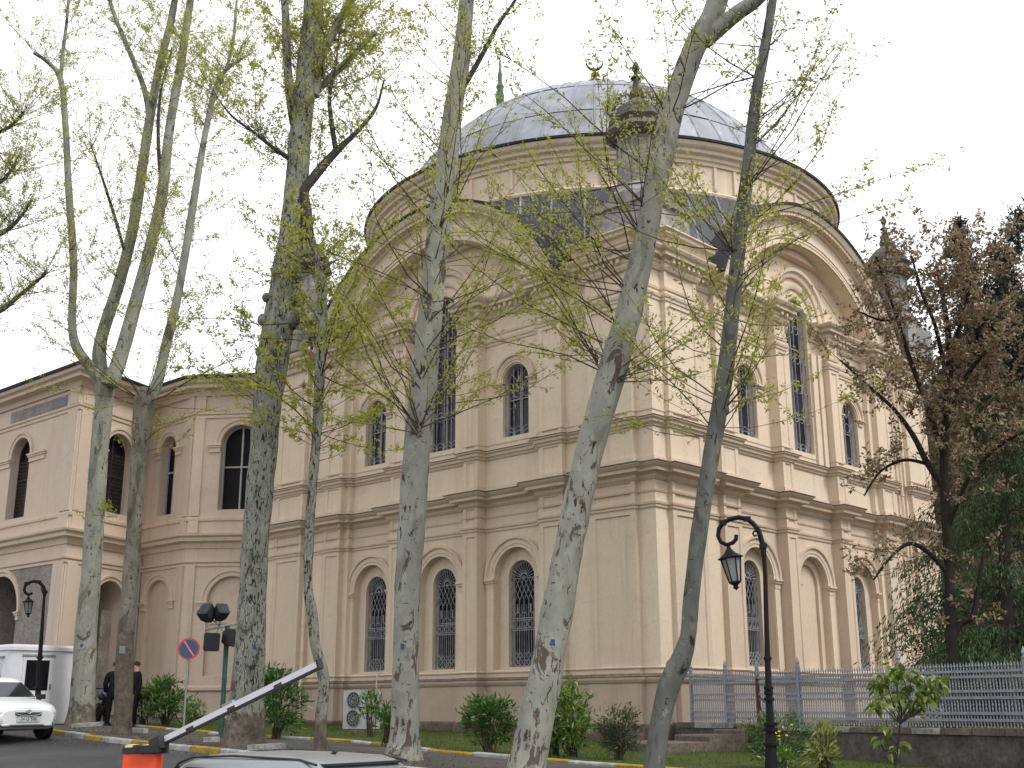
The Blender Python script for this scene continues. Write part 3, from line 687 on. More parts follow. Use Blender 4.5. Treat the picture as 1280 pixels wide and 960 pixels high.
rsw(m, [(8.2, 16.3), (8.38, 16.3), (8.40, 16.4), (8.46, 16.44), (8.48, 16.54), (8.60, 16.6), (8.62, 16.7), (8.72, 16.75), (8.76, 16.82), (8.78, 16.9), (8.2, 16.95)])
obj('drum_cornice', m, M['band'], mosque, smooth=40)
for k in range(64):
    pass
b = MB()
for k in range(72):
    a = 2*PI*k/72; c_, s_ = math.cos(a), math.sin(a); P = drum_pt(a, 8.34, 15.87); b = MB()
    b.obox(P, (c_*.05, s_*.05, 0), (-s_*.045, c_*.045, 0), (0, 0, .40)); obj('drum_rib', b, M['band'], mosque)
m = MB(); m.lathe([(8.70, 16.905), (8.84, 16.91), (8.86, 16.98), (8.72, 17.04), (7.9, 17.14), (7.9, 17.0)], 112, (*DC, 0), cap=False); obj('lead_flashing', m, M['black_lead'], mosque, smooth=40)
# dome of lead sheets
DZ, DR = 14.0, 8.5
dm = MB(); e0 = math.asin((17.06-DZ)/DR)
dm.lathe([((DR-.05)*math.cos(e0+(PI/2-e0)*i/16)+1e-4, DZ+(DR-.05)*math.sin(e0+(PI/2-e0)*i/16)) for i in range(17)], 64, (*DC, 0), cap=False)
dome = obj('dome', dm, M['lead'], mosque, smooth=50)
NG = 56; rows = [e0, e0+.22, e0+.5, e0+.80, e0+1.08]
for k in range(NG):
    a0, a1 = 2*PI*k/NG+.004, 2*PI*(k+1)/NG-.004
    if math.cos((a0+a1)/2-math.atan2(CAM.y-DC[1], CAM.x-DC[0])) < -.35: continue
    for j in range(4):
        m = MB(); V = []; up = random.uniform(0, .03)
        for i in range(4):
            e = rows[j]+(rows[j+1]-.004-rows[j])*i/3; rr = DR+up*(1-i/3)+.02
            for h in range(4):
                a = a0+(a1-a0)*h/3; V.append((DC[0]+rr*math.cos(e)*math.cos(a), DC[1]+rr*math.cos(e)*math.sin(a), DZ+rr*math.sin(e)))
        m.add(V, [(i*4+h, i*4+h+1, (i+1)*4+h+1, (i+1)*4+h) for i in range(3) for h in range(3)])
        obj('lead_sheet', m, M['lead'], dome, smooth=50, fix=False)
s = MB()
for k in range(NG):
    a = 2*PI*k/NG; s.tube([(DC[0]+(DR+.03)*math.cos(e)*math.cos(a), DC[1]+(DR+.03)*math.cos(e)*math.sin(a), DZ+(DR+.03)*math.sin(e)) for e in np.linspace(e0, 1.52, 14)], .035, 5)
obj('lead_seam', s, M['lead_seam'], dome, smooth=60, kind='stuff')
f = MB(); F0 = 22.4
f.lathe([(q, F0+(w-F0)*.60) for q, w in [(.55, F0), (.5, F0+.15), (.34, F0+.5), (.30, F0+.9), (.42, F0+1.2), (.46, F0+1.35), (.40, F0+1.55), (.22, F0+1.75), (.34, F0+2.0), (.38, F0+2.12), (.24, F0+2.3), (.10, F0+2.42), (.07, F0+2.6), (.16, F0+2.72), (.16, F0+2.82), (.06, F0+2.95), (.05, F0+3.15)]], 12, (*DC, 0))
fo = obj('finial', f, M['gold'], mosque, smooth=50)
cmn = MB(); cz = F0+2.2; R_ = SIDE
pts = [Vector((*DC, cz))+R_*(.33*math.sin(t))+Vector((0, 0, -.33*math.cos(t))) for t in np.linspace(-2.0, 2.0, 17)]
cmn.tube(pts, [.012+.055*math.cos(t*.62)**2 for t in np.linspace(-2.4, 2.4, 17)], 6); obj('crescent', cmn, M['bronze'], fo, smooth=50)
# rain pipes
for fn, s, o in ((LF, 14.6, .0), (RF, 14.3, -.0)):
    p = MB(); p.tube([fn(s, o, -.8), fn(s, o, 5.55)], .055, 8); p.tube([fn(s, o, 6.03), fn(s, o, 11.4)], .055, 8)
    for z in (0.2, 1.7, 2.55, 4.0, 6.9, 8.4, 9.9): p.tube([fn(s, o, z), fn(s, o, z+.09)], .075, 8)
    obj('rain_pipe', p, M['plaster'], mosque, smooth=40)
# ------------------------------------------------------------------ the two-storey wing on the left
WP = [(-34, -5.37), (-21.8, -4.95), (-23.3, -1.3), (-20.15, -1.25), (-17.4, .9), (-16.9, 1.6)]
wing = thing('palace_wing', (-24, 0, -.55), 'two-storey plastered wing with angled bays left of the mosque', 'building')
def facet(i):
    A, B = Vector(WP[i]), Vector(WP[i+1]); d = (B-A).normalized(); n = Vector((d.y, -d.x)); L = (B-A).length
    return (lambda s, o, z: (A.x+d.x*s+n.x*o, A.y+d.y*s+n.y*o, z)), L
def wing_window(sc, h, zs, zp, fn, ob, shut):
    w = MB(); w.ring(sc, zp, h-.06, h+.02, ob+.02, ob+.1, fn); w.box(sc-h, sc-h+.06, ob+.02, ob+.1, zs, zp, fn); w.box(sc+h-.06, sc+h, ob+.02, ob+.1, zs, zp, fn)
    w.box(sc-h, sc+h, ob+.02, ob+.11, zs-.02, zs+.06, fn); w.box(sc-h, sc+h, ob+.02, ob+.1, zp-.85, zp-.79, fn); w.box(sc-.03, sc+.03, ob+.02, ob+.105, zs, zp+h, fn)
    win = obj('window', w, M['frame'] if not shut else M['shutter'], wing); n = 14
    p = MB(); p.prism([(sc-h, zs), (sc+h, zs)]+[(sc+h*math.cos(PI*k/n), zp+h*math.sin(PI*k/n)) for k in range(n+1)], lambda s, z: fn(s, ob-.03, z), lambda s, z: fn(s, ob+.03, z))
    obj('pane', p, M['pane'], win)
    if shut:
        for k in range(int((zp-zs)/.14)):
            z = zs+.08+k*.14; q = MB(); q.add([fn(sc-h+.07, ob+.04, z), fn(sc+h-.07, ob+.04, z), fn(sc+h-.07, ob+.08, z+.1), fn(sc-h+.07, ob+.08, z+.1), fn(sc-h+.07, ob+.055, z-.01), fn(sc+h-.07, ob+.055, z-.01), fn(sc+h-.07, ob+.095, z+.09), fn(sc-h+.07, ob+.095, z+.09)],
                [(0, 1, 2, 3), (7, 6, 5, 4), (0, 4, 5, 1), (3, 2, 6, 7), (0, 3, 7, 4), (1, 5, 6, 2)]); obj('slat', q, M['shutter'], win)
def wing_trim(sc, h, zp, fn, w=.28, ext=.5):
    m = MB(); m.ring(sc, zp, 0, 0, 0, 0, fn, 0, PI, 26, [(h+.02, -.05), (h+.02, .03), (h+w*.55, .04), (h+w*.65, .08), (h+w, .09), (h+w, -.05)])
    obj('archivolt', m, M['trim'], wing, smooth=35)
    for sg in (-1, 1):
        q = MB(); a = sorted((sc+sg*(h+.01), sc+sg*(h+ext))); impost(q, a[0], a[1], 0, zp, fn, .3); obj('impost', q, M['trim'], wing)
SPEC = {0: [(8.05, .74, 6.8, 9.15, 'shut'), (9.05-1.35, 1.35, -.6, 3.3, 'porch')], 1: [(2.3, .74, 6.9, 9.15, 'shut'), (2.45, .76, -.6, 3.65, 'door')],
        2: [(1.5, .52, 6.9, 9.4, 'win'), (1.5, .78, 1.0, 3.7, 'blind')], 3: [(1.8, .72, 6.9, 9.35, 'win'), (1.8, .88, 1.0, 3.6, 'blind')]}
for i in range(5):
    fn, L = facet(i); w = MB()
    if i == 4: w.add([fn(0, 0, -1), fn(L, 0, -1), fn(L, 0, 11.9), fn(0, 0, 11.9)], [(0, 1, 2, 3)])
    else:
        up, lo = SPEC[i]
        for (sc, h, zs, zp, kd), z0, z1 in ((up, 5.98, 11.9), (lo, -1.2, 5.98)):
            dp = {'shut': .42, 'win': .4, 'porch': 1.6, 'door': 1.2, 'blind': .14}[kd]
            a = 0 if sc-h > .05 else sc-h-.02
            if kd == 'porch':
                pw = MB(); arch_wall(pw, 0, L, z0, 4.9, sc, h, zs, zp, 0, -dp, fn); obj('wall', pw, M['patch'], wing, fix=False); w.add([fn(0, 0, 4.9), fn(L, 0, 4.9), fn(L, 0, z1), fn(0, 0, z1)], [(0, 1, 2, 3)])
            else: arch_wall(w, 0, L, z0, z1, sc, h, zs, zp, 0, -dp, fn)
            if kd == 'blind':
                w.add([fn(sc-h, -dp, zs), fn(sc+h, -dp, zs), fn(sc+h, -dp, zp+h), fn(sc-h, -dp, zp+h)], [(0, 1, 2, 3)]); wing_trim(sc, h, zp, fn, .26, .34)
            elif kd in ('shut', 'win'):
                wing_window(sc, h, zs, zp, fn, -dp, kd == 'shut'); wing_trim(sc, h, zp, fn, .24, .42 if i != 0 else 1.2)
            elif kd == 'porch': wing_trim(sc, h, zp, fn, .26, .2)
            else: wing_trim(sc, h, zp, fn, .22, .2)
        if i == 0:      # earlier bays out of frame to the left
            pass
    obj('wall', w, M['wing'], wing, fix=False)
fn0, L0 = facet(0)
# porch behind the big arch: back wall with its own inner arch and column
pb = MB(); arch_wall(pb, 5.9, 9.5, -1, 5.6, 8.15, .62, -.6, 3.0, -1.6, -2.0, fn0); obj('porch_wall', pb, M['patch'], wing, fix=False)
wing_c = MB(); wing_c.box(8.85, 9.03, -1.5, -1.2, -1, 3.2, fn0); wing_c.box(8.80, 9.08, -1.55, -1.15, 3.2, 3.45, fn0); obj('column', wing_c, M['trim'], wing)
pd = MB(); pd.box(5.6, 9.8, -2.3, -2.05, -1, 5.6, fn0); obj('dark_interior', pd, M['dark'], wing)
fn1, L1 = facet(1)
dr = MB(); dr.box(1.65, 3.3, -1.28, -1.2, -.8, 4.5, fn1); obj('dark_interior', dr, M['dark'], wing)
dl = MB(); dl.box(2.62, 3.2, -.5, -.44, -.55, 3.4, fn1); obj('door_leaf', dl, M['patch'], wing)
pt = [Vector(p) for p in WP]
for name, prof, mt in (('plinth', [(-.05, -1.2), (.10, -1.2), (.10, .46), (.2, .52), (.2, .62), (.1, .68), (-.05, .70)], 'wing'),
        ('neck_moulding', [(-.05, 4.85), (.04, 4.85), (.05, 4.92), (.02, 4.95), (.09, 4.99), (.10, 5.05), (-.05, 5.08)], 'trim'),
        ('cornice', [(-.05, 5.5), (.05, 5.5), (.09, 5.62), (.12, 5.68), (.28, 5.74), (.30, 5.86), (.40, 5.92), (.42, 5.985), (-.05, 6.06)], 'trim'),
        ('string_course', [(-.05, 6.5), (.05, 6.5), (.07, 6.58), (.07, 6.64), (-.05, 6.68)], 'trim'),
        ('frieze_moulding', [(-.05, 10.35), (.04, 10.35), (.05, 10.42), (.02, 10.45), (.08, 10.5), (.09, 10.57), (-.05, 10.6)], 'trim'),
        ('eaves_cornice', [(-.05, 11.2), (.08, 11.2), (.12, 11.32), (.16, 11.38), (.42, 11.44), (.44, 11.56), (.56, 11.62), (.6, 11.74), (-.05, 11.8)], 'trim'),
        ('eaves', [(-.6, 11.74), (.66, 11.745), (.7, 11.82), (.66, 11.86), (-.6, 12.1)], 'black_lead')):
    if name == 'plinth':
        for part in (WP[:2], WP[2:]): m = MB(); m.sweep(part, prof); obj(name, m, M[mt], wing)
        continue
    m = MB(); m.sweep(WP, prof); obj(name, m, M[mt], wing)
rm = MB(); rp = WP+[(-16.9, 10), (-34, 10)]; rm.prism([tuple(p) for p in rp], lambda x, y: (x, y, 11.7), lambda x, y: (x, y, 12.08)); obj('roof', rm, M['dark_lead'], wing)
for i, s0, s1 in ((0, 10.95-.75+1.4, 12.15), (2, 2.75, 3.12), (3, .05, .42), (1, .08, .6)):
    fn, L = facet(i); s1 = min(s1, L-.03); q = MB()
    if i == 0: s0 = L-.75; s1 = L-.02
    for z0, z1 in ((.7, 4.85), (6.06, 6.5), (6.68, 10.35), (10.6, 11.2)): q.box(s0, s1, -.2, .06, z0, z1, fn)
    obj('pilaster', q, M['wing'], wing)
gb = MB(); gb.box(L0-5.3, L0-.95, -.1, .02, 10.62, 11.05, fn0); obj('clerestory_strip', gb, M['patch'], wing)
gp = MB(); gp.box(L0-1.75, L0-1.0, -.1, .028, 10.66, 11.0, fn0); obj('pane', gp, M['upane'], wing)
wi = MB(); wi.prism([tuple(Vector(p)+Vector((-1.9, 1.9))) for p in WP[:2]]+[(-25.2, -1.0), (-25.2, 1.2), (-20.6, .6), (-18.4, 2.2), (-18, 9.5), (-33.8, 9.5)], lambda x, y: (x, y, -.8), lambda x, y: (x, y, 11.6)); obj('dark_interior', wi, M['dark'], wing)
rp_ = MB(); fn, L = facet(2); rp_.tube([fn(.25, .07, -.6), fn(.25, .07, 5.4)], .05, 8); rp_.tube([fn(.3, .1, 3.0), fn(.18, .12, 1.8), fn(.2, .1, -.2)], .025, 5); obj('rain_pipe', rp_, M['frame'], wing, smooth=40)

# ------------------------------------------------------------------ trees
def mpp(u, v, d):
    q = CR*(u-640)+CU*(480-v)+FWD*FOCAL
    return d/math.hypot(q.x, q.y)
def smooth_path(P, R, k=4):
    P = [Vector(p) for p in P]; out = []; ro = []
    for i in range(len(P)-1):
        a, b, c, d = P[max(i-1, 0)], P[i], P[i+1], P[min(i+2, len(P)-1)]
        for j in range(k):
            t = j/k; out.append(.5*((2*b)+(c-a)*t+(2*a-5*b+4*c-d)*t*t+(3*b-a-3*c+d)*t**3)); ro.append(R[i]+(R[i+1]-R[i])*t)
    return out+[P[-1]], ro+[R[-1]]
class Tree:
    def __init__(s, name, loc, label, group=None, leaf='leaf_plane', lsize=.047, cat='tree'):
        s.root = thing(name, loc, label, cat, group); s.tw = MB(); s.lp = []; s.ld = []; s.leaf = leaf; s.lsize = lsize; s.stems = []
    def stem(s, uvwd, mat, name='limb', d=None, n=14, wob=.07, foot=None, seed=0):
        P = []; R = []
        for q in uvwd:
            dd = q[3] if len(q) > 3 else d; P.append(site(q[0], q[1], dd)); R.append(q[2]/2*mpp(q[0], q[1], dd))
        P, R = smooth_path(P, R, 5)
        if foot:                              # root flare and the piece that runs into the ground
            b = P[0]; P = [Vector((b.x, b.y, b.z-.35))]+P; R = [R[0]*1.25]+R
        m = MB(); m.tube(P, R, n, wob=wob, seed=seed+len(s.stems)); o = obj(name, m, M[mat], s.root, smooth=75, fix=False); s.stems.append((P, R)); return P, R
    def burl(s, u, v, d, r, mat):
        p = site(u, v, d); m = MB(); r *= .8; pr = [(r*math.sin(a), -r*1.15*math.cos(a)) for a in np.linspace(.08, PI-.08, 11)]; m.lathe(pr, 12, tuple(p)); obj('burl', m, M[mat], s.root, smooth=70)
    def twig(s, P, d, L, r, lvl, dens=1.0, up=.25, leafs=1.0):
        P = Vector(P); d = Vector(d).normalized(); n = 5 if lvl == 0 else 3; pts = [P.copy()]; q = P.copy()
        for i in range(n):
            d = (d+Vector((random.gauss(0, .13), random.gauss(0, .13), random.gauss(0, .10)+up*.22))).normalized(); q = q+d*(L/n); pts.append(q.copy())
        s.tw.tube(pts, [.8*r*(1-.8*i/n) for i in range(n+1)], 4 if lvl == 0 else 3, cap=False)
        if lvl < 1:
            k = max(2, int(L*2.7*dens))
            for j in range(k):
                t = random.uniform(.12, 1)**.75*n; i = min(n-1, int(t)); b = pts[i].lerp(pts[i+1], t-i); ax = (pts[i+1]-pts[i]).normalized()
                o = Vector((random.gauss(0, 1), random.gauss(0, 1), random.gauss(0, .8))).normalized()
                s.twig(b, ax*.9+o*.6, random.uniform(.2, .7)*min(1.3, .3+L*.3), max(.0028, r*.38), lvl+1, dens, up*.6, leafs)
        m = int(L*(9 if lvl == 0 else 17)*leafs)
        for j in range(m):
            t = random.uniform(.2 if lvl == 0 else .1, 1.0)**.8*n; i = min(n-1, int(t)); b = pts[i].lerp(pts[i+1], t-i)
            for c in range(random.choice((1, 2, 2, 3))):
                s.lp.append((b.x+random.gauss(0, .035), b.y+random.gauss(0, .035), b.z+random.gauss(0, .035)))
        if lvl == 0: pass
    def burst(s, u, v, d, n, L, sec=(0, 2*PI), el=(-.1, 1.0), r=.012, dens=1.0, leafs=1.0):
        """fan of shoots from one point of the trunk; sec is measured round the street direction"""
        p = site(u, v, d)
        for i in range(int(n*1.25)):
            a = random.uniform(*sec); e = random.uniform(*el)
            dd = (SIDE*math.cos(a)-HEAD*math.sin(a))*math.cos(e)+ZUP*math.sin(e); l = L*random.uniform(.5, 1.6)
            s.twig(p+dd*.05+Vector((0, 0, random.uniform(-.15, .15))), dd, l, r*random.uniform(.6, 1.2)*(.5+l/3), 0, dens, .3, leafs)
    def along(s, k, n, L, t0=.3, el=(.1, 1.1), r=.012, dens=1.0, leafs=1.0, t1=1.0):
        P, R = s.stems[k]
        for i in range(int(n*1.7)):
            t = random.uniform(t0, t1)*(len(P)-1); j = min(len(P)-2, int(t)); p = P[j].lerp(P[j+1], t-j); a = random.uniform(0, 2*PI); e = random.uniform(*el)
            dd = Vector((math.cos(a)*math.cos(e), math.sin(a)*math.cos(e), math.sin(e)))
            s.twig(p, dd, L*random.uniform(.5, 1.2), r*random.uniform(.6, 1.3), 0, dens, .3, leafs)
    def done(s, twig='twig', aspect=.62):
        org = ORIG[s.root.name]
        if s.tw.v:
            o = obj('twigs', s.tw, M[twig], s.root, smooth=80, fix=False, kind='stuff')
        if s.lp:
            me = leaf_quads('foliage', np.array(s.lp), s.lsize, M[s.leaf], org, aspect); o = link('foliage', me, s.root); o['kind'] = 'stuff'
def leaf_quads(name, P, size, mat, org, aspect=.62, droop=0, dirs=None):
    n = len(P); a = rng.normal(size=(n, 3)) if dirs is None else dirs+rng.normal(size=(n, 3))*.35
    a[:, 2] -= droop; a /= np.linalg.norm(a, axis=1)[:, None]; b = rng.normal(size=(n, 3)); b -= a*(a*b).sum(1)[:, None]; b /= np.linalg.norm(b, axis=1)[:, None]
    c = np.cross(a, b); sz = size*rng.uniform(.55, 1.25, (n, 1)); w = sz*aspect
    V = np.stack([P, P+a*sz*.9+b*w*.62+c*w*.28, P+a*sz*1.9, P+a*sz*.9-b*w*.62+c*w*.28], 1).reshape(-1, 3)
    return fast_mesh(name, V, np.arange(n*4).reshape(-1, 4), mat, org)
def tag_plate(tree, u, v, d, w=.075, h=.1):
    p = site(u, v, d); m = MB(); n = -HEAD; m.obox(p, SIDE*w/2, n*.006, ZUP*h/2); return obj('number_plate', m, M['tag_blue'], tree.root)
GRP = 'plane trees along the pavement'
# T1: forked pale tree by the cabin
t = Tree('plane_tree', site(100, 907, 36.7), 'pale plane tree forking into three tall stems beside the white guard cabin', GRP, lsize=.042); D = 36.7
t.stem([(100, 907, 40), (103, 880, 31), (107, 800, 27), (115, 700, 24), (123, 580, 22), (130, 500, 22), (133, 475, 27)], 'bark_pale', 'trunk', D, 16, foot=1, seed=1)
t.stem([(130, 482, 16), (112, 458, 13), (95, 432, 12), (90, 400, 10), (92, 330, 10), (86, 240, 9), (82, 160, 8), (76, 100, 7), (60, 78, 5), (42, 66, 4)], 'bark_pale', d=D, n=10, seed=2)
t.stem([(76, 102, 5), (78, 70, 5), (84, 20, 4), (90, -60, 3)], 'bark_pale', d=D, n=8)
t.stem([(133, 482, 20), (124, 452, 18), (128, 418, 16), (150, 350, 15), (166, 285, 14), (178, 210, 13), (187, 150, 12), (200, 80, 10), (215, 20, 9), (230, -70, 6)], 'bark_pale', d=D+.3, n=10)
t.stem([(187, 150, 8), (180, 110, 7), (160, 60, 6), (140, 10, 5), (125, -50, 4)], 'bark_pale', d=D+.3, n=8)
t.stem([(155, 312, 4), (140, 260, 4), (122, 205, 2.5), (112, 178, 1)], 'limb_dark', d=D, n=6)
t.stem([(137, 482, 22), (150, 448, 19), (168, 385, 17), (190, 300, 15), (203, 240, 14), (212, 160, 12), (226, 80, 11), (238, 0, 9), (250, -80, 6)], 'bark_pale', d=D-.4, n=10)
t.stem([(203, 245, 5), (198, 180, 5), (200, 120, 3.5), (215, 60, 1.5)], 'limb_dark', d=D-.4, n=6)
for k, n in ((1, 22), (2, 12), (3, 30), (4, 18), (5, 9), (6, 34), (7, 9)): t.along(k, int(n*1.35), 2.3, .25, leafs=1.15)
t.burst(90, 415, D, 5, 1.6, leafs=.5); t.burst(205, 285, D-.4, 4, 1.2, leafs=.6)
tag_plate(t, 102, 807, D-.45); t.done()
# T2: brown pollarded trunk with a single tall shoot
t = Tree('plane_tree', site(153, 917, 32), 'brown-barked plane tree with a knobby pollard head in front of the dark doorway', GRP, lsize=.044); D = 32
t.stem([(152, 917, 27), (154, 890, 23), (157, 800, 22), (162, 740, 20), (168, 650, 19), (174, 580, 20), (178, 530, 24), (181, 500, 26), (184, 486, 18)], 'bark_brown', 'trunk', D, 14, wob=.10, foot=1, seed=5)
t.stem([(184, 505, 16), (196, 480, 14), (208, 430, 13), (222, 370, 11), (236, 290, 10), (248, 215, 9), (258, 160, 8), (268, 115, 7), (280, 90, 5), (300, 75, 4)], 'bark_pale', d=D, n=10, seed=6)
t.stem([(262, 140, 5), (275, 105, 4), (290, 60, 4), (296, 0, 3)], 'bark_pale', d=D, n=8)
t.burst(181, 502, D, 17, 2.6, el=(-.1, .8), leafs=.7); t.burst(172, 560, D, 6, 1.2, leafs=.8); t.burst(150, 640, D-.3, 6, .8, (2, 4.2), (-.2, .5), leafs=1.6)
t.along(1, 50, 2.2, .2, leafs=1.15); t.along(2, 12, 1.7, .2)
m = MB(); p = site(153, 812, D-.42); m.obox(p, SIDE*.07, -HEAD*.005, ZUP*.09); obj('number_plate', m, plain('faded_plate', (.16, .22, .22), .6), t.root); t.done()
# T3: the big flecked tree
t = Tree('plane_tree', site(305, 933, 26.7), 'broad flecked plane tree with the thickest trunk near the floodlight post', GRP); D = 26.7
t.stem([(304, 935, 60), (307, 900, 47), (309, 860, 42), (313, 800, 38), (318, 700, 33), (326, 600, 34), (335, 500, 36), (343, 440, 40), (350, 390, 38), (359, 330, 33), (367, 270, 30), (373, 200, 28), (379, 130, 27), (385, 80, 27), (391, 20, 25), (397, -60, 20)], 'bark_fleck', 'trunk', D, 22, wob=.09, foot=1, seed=9)
t.stem([(376, 180, 15), (366, 140, 13), (359, 80, 11), (357, 20, 10), (352, -50, 8)], 'bark_fleck', d=D, n=10)
t.stem([(392, 120, 14), (402, 70, 13), (425, 25, 11), (450, -20, 9)], 'bark_pale', d=D, n=10)
t.stem([(376, 210, 8), (360, 197, 7), (342, 185, 5), (318, 166, 4), (290, 145, 3), (270, 120, 1)], 'limb_dark', d=D-.1, n=7)
t.stem([(384, 125, 12), (400, 110, 10), (430, 80, 8), (470, 40, 6)], 'bark_pale', d=D+.3, n=8)
t.stem([(386, 300, 15), (383, 262, 14), (380, 240, 13), (392, 222, 13), (410, 200, 11), (430, 180, 8), (448, 163, 6), (470, 135, 4), (480, 100, 2)], 'limb_dark', d=D-.2, n=9, wob=.12)
t.stem([(420, 190, 7), (414, 150, 6), (412, 120, 5), (420, 80, 3), (424, 40, 1.5)], 'limb_dark', d=D-.2, n=6)
for b in ((329, 400, .17), (333, 372, .13), (325, 440, .14), (366, 345, .28), (372, 372, .26), (362, 400, .3)): t.burl(b[0], b[1], D-.1, b[2], 'bark_fleck')
for k, n in ((1, 16), (2, 22), (3, 10), (4, 24), (5, 8), (6, 14)): t.along(k, n, 2.2, .2, leafs=1.35)
t.along(0, 20, 2.1, .5, leafs=.75)
for k in (3, 5): t.along(k, 9, 1.6, .3)
t.burst(345, 420, D, 7, 1.7, leafs=1.0, el=(-.3, .7)); t.burst(332, 500, D, 8, 1.9, (2, 4.4), (-.2, .6), leafs=1.1); t.burst(360, 350, D, 5, 1.6, leafs=.9)
tag_plate(t, 318, 809, D-.48); t.done('twig')
# T3b: slender crooked tree
t = Tree('plane_tree', site(402, 938, 25.4), 'slender crooked plane tree at the tip of the barrier boom', GRP); D = 25.4
t.stem([(400, 938, 17), (401, 900, 15), (405, 860, 15), (402, 835, 15), (394, 805, 13), (391, 770, 14), (385, 735, 11), (386, 680, 12), (391, 600, 12), (396, 540, 12), (400, 470, 13), (403, 410, 13), (402, 360, 12), (397, 330, 10), (390, 300, 9)], 'bark_fleck', 'trunk', D, 12, wob=.12, foot=1, seed=13)
t.burst(398, 540, D, 8, 2.1, el=(-.2, .9), leafs=.75); t.burst(402, 430, D, 6, 2.1, el=(-.2, .9), leafs=.7)
for q in ((397, 510), (400, 470), (402, 400)): t.burst(q[0], q[1], D, 5, 2.3, el=(-.1, 1.0), leafs=.75); t.burst(396, 335, D, 5, 1.7, leafs=.8); t.along(0, 9, 1.5, .6, leafs=.9); t.done()
# T5: tall pale tree before the left face
t = Tree('plane_tree', site(505, 950, 22.8), 'tall straight pale plane tree with peeling brown foot before the lower windows', GRP); D = 22.8
t.stem([(504, 951, 52), (506, 915, 38), (507, 860, 34), (508, 780, 32), (512, 700, 33), (517, 620, 35), (523, 545, 34), (530, 480, 33), (537, 400, 31), (545, 320, 29), (552, 250, 27), (559, 200, 27), (566, 140, 24), (574, 90, 22), (580, 40, 20), (586, -40, 17)], 'bark_ragged', 'trunk', D, 20, wob=.08, foot=1, seed=17)
t.stem([(566, 140, 10), (574, 118, 9), (588, 94, 7), (604, 66, 6), (622, 32, 5), (644, 0, 4), (665, -40, 2)], 'limb_dark', d=D, n=8)
t.burst(524, 540, D-.3, 15, 2.4, el=(.0, 1.15), r=.013, leafs=.75)
for q in ((525, 515), (527, 480), (531, 440), (535, 400), (538, 370), (543, 330), (548, 290), (553, 250)): t.burst(q[0], q[1], D-.2, 6, 2.7, el=(-.05, 1.1), r=.011, leafs=.62)
t.burst(560, 205, D, 10, 1.9, leafs=.9); t.along(0, 14, 2.0, .75, leafs=.8); t.along(1, 14, 1.6, .3, leafs=.9); tag_plate(t, 503, 808, D-.27, .07, .1); t.done()
# T6: big leaning tree
t = Tree('plane_tree', site(658, 975, 19.8), 'stout plane tree leaning right across the corner of the mosque, bark flaking low down', GRP); D = 19.8
t.stem([(653, 990, 56), (661, 945, 48), (673, 885, 44), (688, 810, 41), (706, 710, 37), (724, 620, 36), (743, 540, 35), (765, 465, 36), (786, 390, 33), (802, 320, 30), (815, 255, 29), (828, 190, 29), (846, 120, 29), (868, 60, 28), (890, 20, 27), (905, -30, 24)], 'bark_ragged', 'trunk', D, 22, wob=.09, foot=1, seed=21)
t.stem([(880, 52, 22), (900, 34, 22), (922, 16, 20), (945, 0, 18), (975, -30, 15)], 'bark_pale', d=D, n=12)
t.burst(750, 455, D-.3, 10, 2.1, (2.0, 4.3), (-.25, 1.0), r=.012, leafs=.85)
for q in ((756, 440), (768, 400), (780, 360), (788, 320), (798, 290), (806, 255), (815, 220)): t.burst(q[0], q[1], D-.1, 5, 2.6, (1.9, 4.4), (-.05, 1.1), r=.011, leafs=.65); t.burst(768, 470, D-.2, 2, 1.9, (-.9, .9), (-.1, .7), r=.01, leafs=.6)
t.burst(800, 262, D, 6, 2.0, leafs=.7); t.burst(835, 150, D, 8, 2.0, el=(.2, 1.3), leafs=.6); t.burst(812, 285, D, 2, 1.2, (-1, 1), leafs=.8)
t.along(0, 10, 1.7, .85, leafs=.7); t.along(1, 6, 1.5, .3, leafs=.7); tag_plate(t, 691, 803, D-.36, .07, .1)
m = MB(); p0 = site(820, 190, D+.1); t.stem([(858, 92, 14), (846, 100, 10)], 'bark_pale', d=D, n=6); t.done()
# T7: darker leaning tree right of the corner
t = Tree('plane_tree', site(818, 975, 19.4), 'slim grey-green plane tree with an elbow bend near its foot, left of the street lantern', GRP); D = 19.4
t.stem([(815, 990, 28), (821, 930, 26), (828, 890, 26), (837, 855, 28), (851, 826, 26), (860, 795, 20), (864, 750, 20), (872, 680, 21), (884, 600, 21), (896, 530, 21), (906, 470, 21), (914, 400, 19), (920, 340, 18), (928, 270, 17), (936, 200, 16), (945, 120, 14), (956, 60, 13), (966, 0, 11), (975, -60, 9)], 'bark_green', 'trunk', D, 16, foot=1, seed=25)
t.burl(840, 832, D-.02, .12, 'bark_green'); t.burl(904, 512, D-.02, .13, 'bark_green')
t.burst(904, 512, D, 11, 2.2, el=(-.2, 1.0), r=.012, leafs=.75); t.burst(916, 318, D, 9, 2.3, el=(0, 1.1), r=.012, leafs=.7)
for q in ((898, 540), (910, 440), (914, 400), (918, 360), (924, 300)): t.burst(q[0], q[1], D, 5, 2.1, el=(-.1, 1.0), r=.011, leafs=.8); 
for q in ((923, 310), (927, 285), (931, 245), (934, 215), (938, 180), (942, 150)): t.burst(q[0], q[1], D, 3, 2.6, (-1.1, 1.1), (.1, .9), r=.011, leafs=.55)
t.burst(955, 60, D, 4, 1.8, leafs=.5); t.burst(948, 100, D, 7, 1.8, leafs=.55); t.burst(938, 180, D, 5, 2.3, (-1.1, 1.1), (.2, .8), r=.01, leafs=.5)
t.along(0, 6, 1.5, .8, leafs=.6); t.done()
